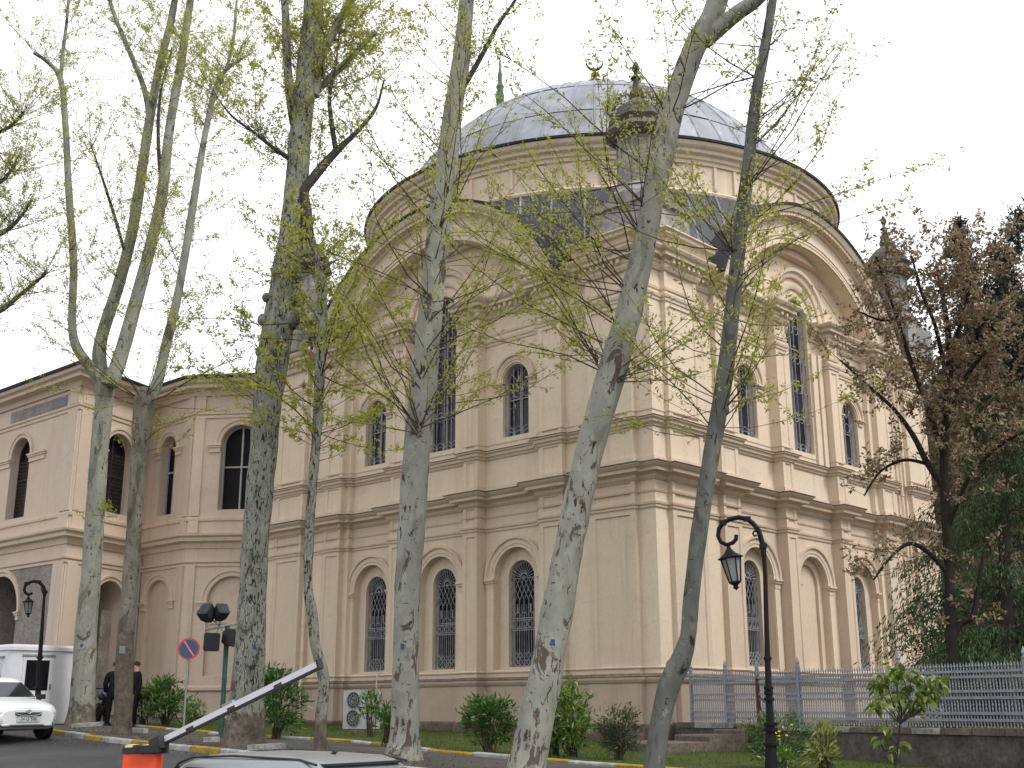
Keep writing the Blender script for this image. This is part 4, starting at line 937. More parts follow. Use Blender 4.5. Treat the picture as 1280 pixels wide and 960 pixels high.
# crown of a tree standing just outside on the left
t = Tree('plane_tree', site(-70, 915, 34), 'plane tree at the left edge, only its leafy boughs in view', GRP, lsize=.038); D = 34
t.stem([(-75, 920, 36), (-72, 700, 28), (-66, 520, 26), (-60, 400, 22), (-52, 250, 18), (-45, 100, 14), (-40, -40, 10)], 'bark_pale', 'trunk', D, 12, foot=1, seed=31)
for q in ([(-62, 430, 9), (-30, 405, 8), (5, 385, 7), (32, 363, 5), (60, 340, 3)], [(-58, 330, 8), (-25, 305, 7), (5, 290, 6), (22, 276, 4), (40, 250, 3)], [(-55, 250, 8), (-30, 235, 6), (0, 228, 5), (20, 205, 3)], [(-50, 190, 8), (-20, 172, 6), (10, 160, 4), (30, 140, 3)]):
    t.stem(q, 'limb_dark', d=D, n=7); t.along(len(t.stems)-1, 36, 2.1, .15, leafs=1.3)
t.along(0, 16, 2.6, .6, leafs=.9); t.done()
# copper tree behind the railing
t = Tree('copper_plum_tree', site(1188, 880, 27), 'copper-leaved tree behind the railing at the right end of the mosque', None, 'leaf_copper', .058); D = 27
t.stem([(1190, 890, 17), (1190, 830, 14), (1188, 760, 12), (1185, 690, 11), (1181, 620, 12), (1180, 570, 10), (1184, 500, 11), (1187, 440, 9), (1180, 380, 6), (1170, 330, 3)], 'limb_black', 'trunk', D, 12, wob=.1, foot=1, seed=33)
BR = [[(1181, 610, 9), (1160, 580, 8), (1142, 545, 7), (1118, 512, 5), (1085, 482, 4), (1050, 450, 2)], [(1180, 570, 8), (1160, 510, 7), (1138, 450, 6), (1122, 400, 4), (1105, 350, 3), (1095, 320, 2)],
      [(1184, 510, 7), (1215, 460, 6), (1245, 425, 5), (1275, 400, 3)], [(1188, 720, 7), (1160, 690, 6), (1135, 680, 5), (1110, 700, 4), (1092, 725, 2)], [(1184, 480, 6), (1170, 410, 5), (1150, 360, 4), (1140, 320, 2)],
      [(1186, 450, 6), (1205, 390, 5), (1215, 345, 3), (1222, 315, 2)], [(1185, 660, 6), (1210, 600, 5), (1245, 560, 4), (1280, 540, 3)], [(1160, 580, 5), (1130, 575, 4), (1100, 590, 3), (1080, 620, 2)], [(1190, 800, 10), (1200, 780, 9), (1216, 770, 8), (1222, 740, 6), (1230, 690, 4)],
      [(1122, 400, 4), (1100, 400, 3), (1075, 390, 2)], [(1184, 500, 5), (1225, 500, 4), (1262, 480, 3), (1290, 450, 2)]]
for q in BR:
    dz = random.uniform(-1.3, 1.3); q = [(*p, D+dz*i/(len(q)-1)) for i, p in enumerate(q)]; t.stem(q, 'limb_black', n=7)
for k, n, L in ((1, 20, 1.15), (2, 26, 1.2), (3, 24, 1.3), (4, 14, .8), (5, 26, 1.2), (6, 28, 1.2), (7, 16, 1.1), (8, 12, .8), (9, 8, .9), (10, 14, .9), (11, 24, 1.3)): t.along(k, n, L, .2, (-.6, 1.0), .008, 1.5, 1.05)
t.along(0, 26, 1.4, .6, (-.2, 1.0), .008, 1.4, 1.1); t.done('limb_black', .7)
# dark drooping conifer
t = Tree('conifer', site(1262, 880, 29.5), 'dark drooping conifer at the right edge behind the railing', None, 'leaf_dark', .055); D = 29.5
t.stem([(1262, 885, 22), (1258, 760, 17), (1255, 640, 13), (1258, 540, 9), (1262, 470, 4)], 'limb_dark', 'trunk', D, 10, foot=1, seed=36)
P, R = t.stems[0]; lp = []; ldr = []
for i in range(130):
    f = random.uniform(.22, 1); j = min(len(P)-2, int(f*(len(P)-1))); b = P[j]; a = random.uniform(0, 2*PI); L = (1.15-f)*3.4+.35
    pts = [b]; q = b.copy(); d = Vector((math.cos(a), math.sin(a), .25))
    for k in range(6): d = (d+Vector((0, 0, -.13))).normalized(); q = q+d*L/6; pts.append(q.copy())
    t.tw.tube(pts, [.02, .017, .014, .011, .008, .006, .004], 4, cap=False)
    for k in range(int(L*95)):
        w = random.uniform(.12, 1)*6; j2 = min(5, int(w)); c = pts[j2].lerp(pts[j2+1], w-j2); sp = .11+.16*(1-w/6)
        lp.append((c.x+random.gauss(0, sp), c.y+random.gauss(0, sp), c.z-abs(random.gauss(0, .22)))); ldr.append((d.x*.5, d.y*.5, -.9))
obj('twigs', t.tw, M['limb_dark'], t.root, smooth=80, fix=False, kind='stuff')
o = link('foliage', leaf_quads('foliage', np.array(lp), .075, M['leaf_dark'], ORIG[t.root.name], .35, 0, np.array(ldr)), t.root); o['kind'] = 'stuff'
# hill and its trees behind on the right
def hz(x, y):
    t = max(0, min(1, (y-19.5)/15)); e = max(0, min(1, (x+16)/10))
    return -1.4+19*t**.85*e*e*(3-2*e)
m = MB(); xs = np.linspace(-20, 100, 60); ys = np.concatenate([np.linspace(16, 40, 40), np.linspace(45, 200, 20)])
m.add([(x, y, hz(x, y)+1.1*mnoise.noise(Vector((x*.12, y*.12, 0)))) for y in ys for x in xs], [(j*60+i, j*60+i+1, (j+1)*60+i+1, (j+1)*60+i) for j in range(59) for i in range(59)])
hill = obj('hill', m, M['soil'], smooth=60, fix=False); hill['kind'] = 'structure'
lp = []
for i in range(1500):
    x = random.uniform(-7, 30); y = random.uniform(19.5, 44); z = hz(x, y)
    if z < -1.2: continue
    s = random.uniform(.6, 1.5)
    for k in range(46): lp.append((x+random.gauss(0, s*.5), y+random.gauss(0, s*.5), z+abs(random.gauss(0, s*.7))))
o = link('hillside_scrub', leaf_quads('hillside_scrub', np.array(lp), .16, M['leaf_hill'], (0, 0, 0), .6)); o['kind'] = 'stuff'
def cypress(u, vtop, d, hgt, wid, label, round_=False, lean=0):
    top = site(u, vtop, d); bz = top.z-hgt; loc = (top.x, top.y, bz)
    root = thing('cypress_tree' if not round_ else 'pine_tree', loc, label, 'tree')
    tm = MB(); tm.tube([(top.x, top.y, bz-3), (top.x, top.y, bz+hgt*.8)], [.3, .1], 8); obj('trunk', tm, M['limb_dark'], root)
    n = 9000 if not round_ else 11000; lp = np.zeros((n, 3)); cl = []
    for i in range(90):
        f = random.uniform(0.02, 1) if not round_ else random.uniform(.45, 1.0)
        rr = wid*(.35+.65*(1-f)**.5) if not round_ else wid*math.sqrt(max(.05, 1-((f-.72)/.3)**2))
        a = random.uniform(0, 2*PI); q = random.uniform(.35, .95); cl.append((top.x+rr*q*math.cos(a), top.y+rr*q*math.sin(a), bz+hgt*f, random.uniform(.22, .5)*wid))
    for i in range(n):
        c = random.choice(cl); lp[i] = (random.gauss(c[0], c[3]*.42), random.gauss(c[1], c[3]*.42), random.gauss(c[2], c[3]*(.75 if not round_ else .4)))
    me = leaf_quads('crown', lp, .15, M['leaf_cypress'], loc, .5, -.6); o = link('crown', me, root); o['kind'] = 'stuff'
cypress(1199, 282, 62, 13, 1.15, 'narrow dark cypress rising left of the other hill trees')
cypress(1246, 312, 60, 12, 1.5, 'shorter dark cypress on the hill between its neighbours')
cypress(1290, 268, 58, 15, 2.4, 'broad-headed dark pine at the right edge above the hill', True)
cypress(1262, 380, 56, 10, 1.9, 'bushy dark evergreen lowest of the hill trees', True)
cypress(1228, 410, 58, 9, 1.7, 'bushy dark evergreen under the narrow cypress', True)
# tip of the minaret behind the dome
b = site(625, 128, 62); mi = thing('minaret', (b.x, b.y, gz(b.x, b.y)), 'green-tipped minaret spire rising behind the left shoulder of the dome', 'minaret')
m = MB(); m.lathe([(1.2, -1.5), (1.2, b.z-9), (1.5, b.z-8.7), (1.5, b.z-8), (.9, b.z-7.9), (.9, b.z-4.5), (1.05, b.z-4.3)], 16, (b.x, b.y, 0)); obj('shaft', m, M['grey_stone'], mi, smooth=35)
m = MB(); m.lathe([(1.05, b.z-4.4), (.55, b.z-2), (.2, b.z-.1), (.24, b.z), (.26, b.z+.4), (.16, b.z+.8), (.24, b.z+1.0), (.12, b.z+1.3), (.15, b.z+1.8), (.07, b.z+2.1), (.05, b.z+2.7), (.02, b.z+3.2)], 12, (b.x, b.y, 0)); obj('spire', m, M['verdigris'], mi, smooth=40)
# ------------------------------------------------------------------ railing, retaining wall and steps on the right
FA = Vector((.58, .41)); FD = Vector((.9634, -.2681)); FN = Vector((FD.y, -FD.x))
def FP(s, o, z): q = FA+FD*s+FN*o; return (q.x, q.y, z)
FB, FT = -.42, .70
fence = thing('iron_railing', FP(0, 0, FB), 'grey painted iron railing with spear tips on the stone wall', 'railing')
forg = Vector(FP(0, 0, FB))
ROT = math.atan2(FD.y, FD.x)
def shared(name, me, s, o, z, parent, loc=None):
    ob = bpy.data.objects.new(name, me); COL.objects.link(ob); ob.parent = parent; ob.location = Vector(FP(s, o, z))-forg; ob.rotation_euler[2] = ROT; return ob
m = MB(); m.box(-.009, .009, -.009, .009, 0, 1.06); m.lathe([(.004, 1.05), (.022, 1.09), (.012, 1.13), (.001, 1.18)], 6); pk = mesh_of('picket', m, M['fence_paint'])
m = MB(); m.box(-.008, .008, -.008, .008, 0, .27); m.lathe([(.002, .26), (.02, .285), (.011, .315), (.001, .35)], 6); m.lathe([(.001, -.09), (.011, -.06), (.02, -.03), (.002, .0)], 6); sp = mesh_of('spear', m, M['fence_paint'])
m = MB(); m.box(-.035, .035, -.035, .035, -.45, 1.2); m.lathe([(.05, 1.2), (.05, 1.23), (.03, 1.25), (.045, 1.3), (.03, 1.35), (.004, 1.42)], 8); po = mesh_of('post', m, M['fence_paint'])
m = MB(); m.box(-.03, .03, -.03, .03, -.1, .98); m.lathe([(.04, .98), (.03, 1.06), (.004, 1.12)], 8); pr_ = mesh_of('post', m, M['rust'])
m = MB(); m.box(-.03, .03, -.03, .03, .98, 1.2); m.lathe([(.045, 1.2), (.04, 1.3), (.004, 1.38)], 8); pr2 = mesh_of('post', m, M['fence_paint'])
PITCH = .136; SE = 15.0
RZ = (.12, .24, .52, .64, .90, 1.0)
spans = [(0.02, 1.22), (1.30, 2.31), (2.39, 3.62), (3.70, 6.44), (6.52, 9.3), (9.38, 12.2), (12.28, SE)]
k = 0; ns = 0
for a, b in spans:
    for z in RZ:
        q = MB(); q.box(a, b, -.02, .02, FB+z-.024, FB+z+.024, lambda s, o, zz: FP(s, o, zz)); obj('rail', q, M['fence_paint'], fence)
    n = int((b-a)/PITCH); st = (b-a)/n
    for i in range(n):
        s = a+st*(i+.25); shared('picket', pk, s, 0, FB, fence); k += 1
        if s < 10.6:
            for z in (.03, .43, .81): shared('spear', sp, s+st*.5, .0, FB+z, fence); ns += 1
for s in (1.26, 3.66, 6.48, 9.34, 12.24): shared('post', po, s, 0, FB, fence)
shared('post', pr_, 2.35, 0, FB, fence); shared('post', pr2, 2.35, 0, FB, fence); shared('post', po, 0.0, 0, FB, fence)
m = MB()
for z0, z1, s0, s1 in ((.45, .0, 2.42, 2.62), (.62, .45, 2.36, 2.6), (.3, .62, 2.46, 2.42)): m.tube([FP(s0, .04, FB+z0), FP((s0+s1)/2, .07, FB+(z0+z1)/2+.05), FP(s1, .05, FB+z1)], .012, 5)
obj('chain', m, M['rust'], fence)
rw = thing('retaining_wall', FP(2.5, .45, -1.2), 'dark weathered stone retaining wall under the grey railing', 'wall')
m = MB(); m.box(2.45, SE+8, -.1, .42, -2.2, -.56, FP); obj('wall_body', m, M['wall_stone'], rw)
m = MB(); m.box(-.02, 1.3, -.1, .44, -2, -.54, FP); obj('wall_body', m, M['wall_stone'], rw)
s = 2.42; 
while s < SE:
    L = random.uniform(.55, 1.05); m = MB(); h = random.uniform(-.015, .02); o = random.uniform(-.02, .02)
    m.box(s+.01, s+L-.01, -.14, .47+o, -.555, -.445+h, FP); obj('coping_stone', m, M['step_stone'] if random.random() < .85 else M['grey_stone'], rw); s += L
for a, b in ((-.06, .62), (.64, 1.34)):
    m = MB(); m.box(a, b, -.14, .48, -.535, -.43+random.uniform(0, .03), FP); obj('coping_stone', m, M['grey_stone'] if a > 0 else M['step_stone'], rw)
for (s0, s1, z0, z1) in ((-1.0, -.5, -1.3, -.82), (-.48, -.03, -1.3, -.78), (-.9, -.35, -.8, -.42), (-.33, -.06, -.77, -.45)):
    m = MB(); m.box(s0, s1-.015, -.6, .30+random.uniform(-.03, .03), z0, z1-.015, FP); obj('stone_block', m, M['wall_stone'] if z0 < -1 else M['brown_stone'], rw)
m = MB()
for sx in (3.6, 2.2): pass
# soil bank behind the railing
m = MB(); m.add([FP(0, -.1, -.5), FP(SE+8, -.1, -.5), FP(SE+8, -16, -.5), FP(-1, -9, -.5)], [(0, 1, 2, 3)]); o = obj('garden_soil', m, M['lawn']); o['kind'] = 'structure'
st = thing('stone_steps', FP(1.7, 1.8, -1.1), 'worn stone steps leading up to the railing gate', 'steps')
def SP(s, o, z): return FP(s, o, z)
for (s0, s1, o0, o1, z0, z1) in ((1.25, 2.45, .2, 1.3, -1.5, -.64), (1.0, 2.4, 1.3, 2.15, -1.5, -.60)): pass
for nm, (s0, s1, o0, o1, z0, z1) in (('step', (.55, 2.75, 1.6, 3.1, -1.6, -.79)), ('step', (1.3, 2.5, .5, 1.62, -1.5, -.655)), ('threshold', (1.33, 2.4, -.1, .5, -1.5, -.55))):
    m = MB(); c = .03
    m.prism([(o0, z0), (o1, z0), (o1, z1-c), (o1-c, z1), (o0, z1)], lambda o, z: SP(s0, o, z), lambda o, z: SP(s1, o, z)); obj(nm, m, M['step_stone'], st)
# ------------------------------------------------------------------ street lanterns
def lantern_post(base, post, arm, curl, top, bot, size, label, ring_z, twist=0):
    """post: [(point, radius)], arm: points of the crook, lantern hangs from top to bot"""
    r = thing('street_lamp', base, label, 'street lamp', 'crook-armed street lamps')
    m = MB(); m.tube([p for p, q in post], [q*.76 for p, q in post], 12)
    pz = [p.z for p, q in post]
    for z, w in ring_z:
        cx, cy = np.interp(z, pz, [p.x for p, q in post]), np.interp(z, pz, [p.y for p, q in post]); m.lathe([(w*.6, z-.03), (w*.82, z-.02), (w*.82, z+.02), (w*.6, z+.03)], 12, (cx, cy, 0))
    obj('post', m, M['black_metal'], r, smooth=40)
    m = MB(); n = len(arm); m.tube(arm, [size*(.062-.02*i/n) for i in range(n)], 8)
    for i in (1, n//3, n//2): m.obox(arm[i], SIDE*size*.07, HEAD*size*.07, ZUP*size*.05)
    obj('arm', m, M['black_metal'], r, smooth=50)
    m = MB(); m.tube(curl, size*.022, 6); obj('scroll', m, M['black_metal'], r, smooth=50)
    T, B = Vector(top), Vector(bot); ax = (B-T); L = ax.length; ax.normalize(); e1 = (SIDE-ax*SIDE.dot(ax)).normalized(); e2 = ax.cross(e1)
    def fr(mb, prof, k=6, rot=0.2, cap=True):
        v = []; mm = len(prof)
        for rad, h in prof:
            for i in range(k): a = 2*PI*i/k+rot; v.append(T+ax*(h*L)+(e1*math.cos(a)+e2*math.sin(a))*(rad*L))
        f = [(i*k+q, i*k+(q+1) % k, (i+1)*k+(q+1) % k, (i+1)*k+q) for i in range(mm-1) for q in range(k)]
        if cap: f += [tuple(range(k))[::-1], tuple(range((mm-1)*k, mm*k))]
        mb.add(v, f)
    lan = MB(); fr(lan, [(.012, -.02), (.03, .02), (.06, .10), (.13, .19), (.25, .265), (.29, .285), (.28, .30), (.2, .30)])
    fr(lan, [(.13, .80), (.135, .83), (.10, .86), (.06, .88), (.05, .92), (.075, .94), (.03, .97), (.004, 1.0)])
    for i in range(6):
        a = 2*PI*i/6+.2; d = e1*math.cos(a)+e2*math.sin(a); lan.tube([T+ax*(.30*L)+d*(.215*L), T+ax*(.81*L)+d*(.125*L)], .016*L, 5)
    lo_ = obj('lantern', lan, M['black_metal'], r, smooth=30)
    for i in range(6):
        a, b = 2*PI*i/6+.2, 2*PI*(i+1)/6+.2; da, db = e1*math.cos(a)+e2*math.sin(a), e1*math.cos(b)+e2*math.sin(b)
        v = [T+ax*(.31*L)+da*(.20*L), T+ax*(.31*L)+db*(.20*L), T+ax*(.80*L)+db*(.115*L), T+ax*(.80*L)+da*(.115*L)]; nn = (da+db).normalized()*.006
        g = MB(); g.add([p for p in v]+[p-nn for p in v], [(0, 1, 2, 3), (7, 6, 5, 4), (0, 4, 5, 1), (1, 5, 6, 2), (2, 6, 7, 3), (3, 7, 4, 0)]); obj('pane', g, M['lantern_glass'], lo_)
    return r
D = 18.7
def S(l, d): return [site(u, v, d) for u, v in l]
bs = site(964, 974, D); px = mpp(960, 800, D)
arm = S([(955, 696), (953.8, 683), (951, 672), (948, 662.5), (941, 653.7), (933.7, 648.7), (923.7, 646.5), (912.5, 649), (903.7, 653.7), (898.7, 661), (897.5, 670), (901, 677.5), (908.7, 681), (916, 678.5), (920, 674), (920.3, 668.5)], D)
lantern_post(bs, [(Vector((bs.x, bs.y, bs.z-.3)), .14), (site(964, 960, D), .125), (site(963.5, 922, D), .10), (site(963, 905, D), .075), (site(961, 870, D), .07), (site(960, 840, D), .062), (site(958, 780, D), .05), (site(956.5, 720, D), .045), (site(955, 695, D), .04)],
    arm, S([(947, 664), (943, 664), (941, 667), (943, 670), (946, 669)], D), site(910, 681, D), site(920.8, 738, D), .72, 'black street lamp with a curled crook and tilted lantern before the railing',
    [(site(958, 823, D).z, .075), (site(960, 860, D).z, .09), (site(960, 866, D).z, .085), (site(960, 874, D).z, .095), (site(962, 905, D).z, .12), (site(962, 912, D).z, .13), (site(963, 930, D).z, .14)])
D = 34.5
bs = site(47, 908, D); bs = Vector((bs.x, bs.y, gz(bs.x, bs.y)))
arm = S([(55.5, 745), (56, 740), (55, 735), (52, 730.5), (48, 727.5), (43, 726.5), (38, 727.5), (34, 729.5), (31.2, 733), (30.3, 737.5), (31.8, 741), (35, 743), (38.5, 742.5), (40.5, 740.5)], D)
lantern_post(bs, [(Vector((bs.x, bs.y, bs.z-.2)), .15), (site(47, 888, D), .12), (site(47.5, 868, D), .10), (site(49, 835, D), .085), (site(51.5, 800, D), .07), (site(53.5, 770, D), .055), (site(55.5, 744, D), .045)],
    arm, S([(54, 735), (52, 735), (51.5, 737), (53, 738)], D), site(35.5, 744, D), site(35.2, 772, D), .8, 'black street lamp with a curled crook behind the white saloon car',
    [(site(48, 822, D).z, .11), (site(47.5, 860, D).z, .13), (site(47, 880, D).z, .15)])
# ------------------------------------------------------------------ no-parking sign
D = 33.2; c = site(236, 811, D); bx = Vector((c.x, c.y, gz(c.x, c.y)))
sg = thing('no_parking_sign', bx, 'round blue and red no-parking sign on a thin grey pole', 'road sign')
m = MB(); m.tube([bx-Vector((0, 0, .2)), Vector((c.x, c.y, c.z+.2))], .028, 8); obj('pole', m, M['grey_metal'], sg, smooth=50)
nf = (Vector((CAM.x, CAM.y, 0))-Vector((c.x, c.y, 0))).normalized(); nf = (nf+SIDE*.1).normalized(); sx = ZUP.cross(nf).normalized()
def disc(mb, cen, r0, r1, o0, o1, n=32):
    v = []
    for o in (o0, o1):
        for r in (r0, r1):
            for i in range(n): a = 2*PI*i/n; v.append(cen+nf*o+(sx*math.cos(a)+ZUP*math.sin(a))*r)
    f = []
    for i in range(n):
        j = (i+1) % n; f += [(i, j, n+j, n+i), (2*n+i, 3*n+i, 3*n+j, 2*n+j), (n+i, n+j, 3*n+j, 3*n+i), (i, 2*n+i, 2*n+j, j)]
    mb.add(v, f)
R = 13.4*mpp(236, 811, D)
m = MB(); disc(m, c, .001, R, .03, .045); pl = obj('plate', m, M['red'], sg)
m = MB(); disc(m, c, .001, R*.84, .045, .05); obj('blue_field', m, M['sign_blue'], pl)
a = math.radians(-55); e = sx*math.cos(a)+ZUP*math.sin(a); e2 = nf.cross(e); 
m = MB(); m.obox(c+nf*.052, e*R*.86, e2*R*.10, nf*.004); obj('red_bar', m, M['red'], pl)
m = MB(); m.obox(c+nf*.054, e*R*.80, e2*R*.03, nf*.004); obj('bar_edge', m, plain('sign_pink', (.62, .36, .36), .5), pl)
# ------------------------------------------------------------------ floodlight post
D = 30.2; b = site(276, 922, D); b.z = gz(b.x, b.y); fl = thing('floodlight_post', b, 'green post carrying four black floodlights beside the broadest tree', 'floodlight post')
tp = site(275, 782, D); w = mpp(275, 800, D)
m = MB(); m.tube([b-Vector((0, 0, .2)), (b.x, b.y, tp.z)], 3.1*w, 10); m.tube([b, b+Vector((0, 0, .06))], 6*w, 10); obj('pole', m, M['green_pole'], fl, smooth=50)
m = MB(); m.tube([site(256, 787, D), site(275, 784, D), site(298, 779, D)], .03, 6); m.tube([site(262, 781, D-.1), site(284, 779, D-.1)], .02, 6); obj('crossarm', m, M['grey_metal'], fl, smooth=50)
def flood(u, v, w_, h_, d, tilt, yaw, nm='floodlight'):
    c = site(u, v, d); ax = (nf*math.cos(tilt)+ZUP*math.sin(tilt)); ax = (ax*math.cos(yaw)+SIDE*math.sin(yaw)).normalized(); xs = ZUP.cross(ax).normalized(); ys = ax.cross(xs)
    W_, H_ = w_*w/2, h_*w/2; v_ = []
    for o, k in ((.16, 1), (-.06, .95), (-.2, .6)):
        for i in range(8):
            a = PI/8+i*PI/4; v_.append(c+ax*o+xs*W_*k*1.08*max(-.93, min(.93, math.cos(a)*2.1))+ys*H_*k*1.08*max(-.93, min(.93, math.sin(a)*2.1)))
    mb = MB(); mb.add(v_, [tuple(range(8)), tuple(range(16, 24))[::-1]]+[(q*8+i, q*8+(i+1) % 8, (q+1)*8+(i+1) % 8, (q+1)*8+i) for q in range(2) for i in range(8)])
    o = obj(nm, mb, M['black_plastic'], fl); g = MB(); g.add([c+ax*.165+xs*W_*.8*sx_+ys*H_*.8*sy_ for sx_, sy_ in ((-1, -1), (1, -1), (1, 1), (-1, 1))]+[c+ax*.15+xs*W_*.8*sx_+ys*H_*.8*sy_ for sx_, sy_ in ((-1, -1), (1, -1), (1, 1), (-1, 1))], [(0, 1, 2, 3), (7, 6, 5, 4), (0, 4, 5, 1), (1, 5, 6, 2), (2, 6, 7, 3), (3, 7, 4, 0)]); obj('lens', g, M['black_plastic'], o)
    br = MB(); br.tube([c-ax*.1, site(275, 783, D)], .018, 5); obj('bracket', br, M['grey_metal'], o)
flood(259, 767, 16, 18, D-.15, .75, -.5); flood(276, 766, 15, 16, D-.15, .8, .3); flood(264, 802, 19, 22, D-.2, -.15, 0); flood(288, 797, 10, 22, D-.1, -.3, 1.3)
# ------------------------------------------------------------------ barrier
D = 13.0; bt = site(180, 935, D); bg = gz(bt.x, bt.y)-.14; ba = thing('parking_barrier', (bt.x, bt.y, bg), 'orange barrier cabinet with a raised white boom over the road', 'barrier')
m = MB(); m.obox((bt.x, bt.y, (bt.z-.05+bg)/2), SIDE*.16, HEAD*.14, ZUP*((bt.z-.05-bg)/2)); obj('cabinet', m, M['orange'], ba)
m = MB(); m.obox((bt.x, bt.y, bt.z-.02), SIDE*.17, HEAD*.15, ZUP*.03); obj('lid', m, M['black_plastic'], ba)
for k in range(4):
    m = MB(); cc = Vector((bt.x, bt.y, bt.z+.02))+SIDE*(-.12+.08*k); m.obox(cc, SIDE*.032, HEAD*.13, ZUP*.012); obj('warning_stripe', m, plain('stripe_cream', (.62, .55, .25), .6) if k % 2 == 0 else M['black_plastic'], ba)
p0, p1 = site(206, 925, D-.1), site(398, 831, D-1.4); ax = (p1-p0).normalized(); up = (ZUP-ax*ax.z).normalized(); sd_ = ax.cross(up)
def beam(mb, o_, h, w_, t0, t1):
    a, b_ = p0+(p1-p0)*t0, p0+(p1-p0)*t1; mb.obox((a+b_)/2+up*o_, (b_-a)/2, up*h, sd_*w_)
m = MB(); beam(m, .004, .029, .022, -.02, 1); obj('boom', m, M['boom_white'], ba)
m = MB(); beam(m, -.034, .010, .025, -.02, 1.0); obj('rubber_edge', m, M['black_plastic'], ba)
m = MB(); m.obox(p1+ax*.012, ax*.012, up*.045, sd_*.032); obj('end_cap', m, M['black_plastic'], ba)
for t in (.155, .43, .73):
    m = MB(); beam(m, -.010, .013, .0235, t, t+.05); obj('reflector', m, M['dark_red'], ba)
m = MB(); beam(m, .047, .014, .018, .40, .47); obj('bracket', m, M['grey_metal'], ba)
m = MB(); m.obox(site(198, 930, D-.1), ax*.07, up*.06, sd_*.06); m.obox(site(188, 936, D-.15), SIDE*.1, HEAD*.08, ZUP*.035); m.obox(site(206, 934, D-.05), SIDE*.03, HEAD*.05, ZUP*.06); obj('boom_clamp', m, M['black_plastic'], ba)
# ------------------------------------------------------------------ air conditioner against the wall
ac0 = Vector((-9.05, -.75, 0)); az = -.62; acg = gz(-8.8, -.7)
ac = thing('air_conditioner', (ac0.x, ac0.y, acg), 'white outdoor air-conditioning unit with two round fans below the left window', 'air conditioner')
cu = Vector(((-.05), -1, 0)).normalized(); fx_ = Vector((.94, -.34, 0)).normalized()        # unit turned towards the street
def au(u, v, d): return site(u, v, d)
A0 = site(428, 911, 33.8); A1 = site(452, 911, 33.4); fxv = Vector((A1.x-A0.x, A1.y-A0.y, 0)); wd = fxv.length*1.25; fxv.normalize(); fnv = Vector((fxv.y, -fxv.x, 0)); zt = site(430, 863, 33.8).z; zb = site(430, 911, 33.8).z
cen = Vector((A0.x, A0.y, 0))+fxv*wd/2
m = MB(); m.obox((cen.x-fnv.x*.3, cen.y-fnv.y*.3, (zt+zb)/2), fxv*wd/2, fnv*.3, ZUP*(zt-zb)/2); case = obj('casing', m, M['ac_white'], ac)
m = MB(); m.obox((cen.x+.2, cen.y, 0), fxv*.01, fnv*.01, ZUP*.01)
for zc in (zb+(zt-zb)*.74, zb+(zt-zb)*.27):
    c0 = Vector((cen.x-fxv.x*wd*.06, cen.y-fxv.y*wd*.06, zc)); R = (zt-zb)*.215; n = 24
    g = MB(); v = [c0+fnv*.004+(fxv*math.cos(2*PI*i/n)+ZUP*math.sin(2*PI*i/n))*R for i in range(n)]+[c0-fnv*.05+(fxv*math.cos(2*PI*i/n)+ZUP*math.sin(2*PI*i/n))*R for i in range(n)]
    g.add(v, [tuple(range(n)), tuple(range(n, 2*n))[::-1]]+[(i, (i+1) % n, n+(i+1) % n, n+i) for i in range(n)]); fan = obj('fan', g, plain('fan_dark', (.05, .05, .055), .7), ac)
    q = MB()
    for rr in (.35, .65, 1.0): q.tube([c0+fnv*.02+(fxv*math.cos(2*PI*i/24)+ZUP*math.sin(2*PI*i/24))*R*rr for i in range(25)], .012, 4)
    for i in range(12): q.tube([c0+fnv*.02, c0+fnv*.02+(fxv*math.cos(2*PI*i/12)+ZUP*math.sin(2*PI*i/12))*R], .007, 4)
    obj('fan_guard', q, M['grey_metal'], fan)
m = MB(); m.obox((cen.x-fnv.x*.3, cen.y-fnv.y*.3, (zb+acg)/2-.02), fxv*wd/2, fnv*.35, ZUP*max(.04, (zb-acg)/2)); obj('plinth', m, M['brown_stone'], ac)
m = MB(); 
for k in range(3): m.tube([Vector(site(468, 885+4*k, 33.2)), site(470+k, 896+3*k, 33), site(465, 905+2*k, 33), site(458, 903+2*k, 33.2)], .022, 5)
m.tube([site(478, 838, 33.9), site(471, 846, 33.6), site(470, 858, 33.4), site(474, 868, 33.4), site(476, 878, 33.5)], .02, 5); obj('hose', m, M['hose'], ac, smooth=60)
# ------------------------------------------------------------------ guard cabin
cb = Vector((-16.02, -7.15)); bgz = gz(-16.5, -8)+.004
bo = thing('guard_cabin', (-16.8, -8.2, bgz), 'white guard cabin with rounded corners and a half-glazed door', 'cabin')
def rrect(x0, x1, y0, y1, r, k=4):
    o = []
    for cx, cy, a in ((x1-r, y1-r, 0), (x0+r, y1-r, 90), (x0+r, y0+r, 180), (x1-r, y0+r, 270)):
        for i in range(k+1): t = math.radians(a+90*i/k); o.append((cx+r*math.cos(t), cy+r*math.sin(t)))
    return o
X0, X1, Y0, Y1 = -19.0, -15.95, -9.15, -7.0; zt = bgz+2.03
m = MB(); m.prism(rrect(X0, X1, Y0, Y1, .22), lambda x, y: (x, y, bgz), lambda x, y: (x, y, zt)); obj('body', m, M['booth'], bo, smooth=40)
m = MB(); m.prism(rrect(X0-.06, X1+.06, Y0-.06, Y1+.06, .26), lambda x, y: (x, y, zt+.002), lambda x, y: (x, y, zt+.10)); m.prism(rrect(X0+.1, X1-.1, Y0+.1, Y1-.1, .26), lambda x, y: (x, y, zt+.1), lambda x, y: (x, y, zt+.17)); obj('roof', m, M['booth'], bo, smooth=40)
m = MB(); m.box(X1-.02, X1+.03, -8.75, -7.85, bgz+.08, bgz+1.84); dr = obj('door', m, M['booth'], bo)
m = MB(); m.box(X1, X1+.04, -8.66, -7.98, bgz+.92, bgz+1.76); obj('pane', m, M['pane'], dr)
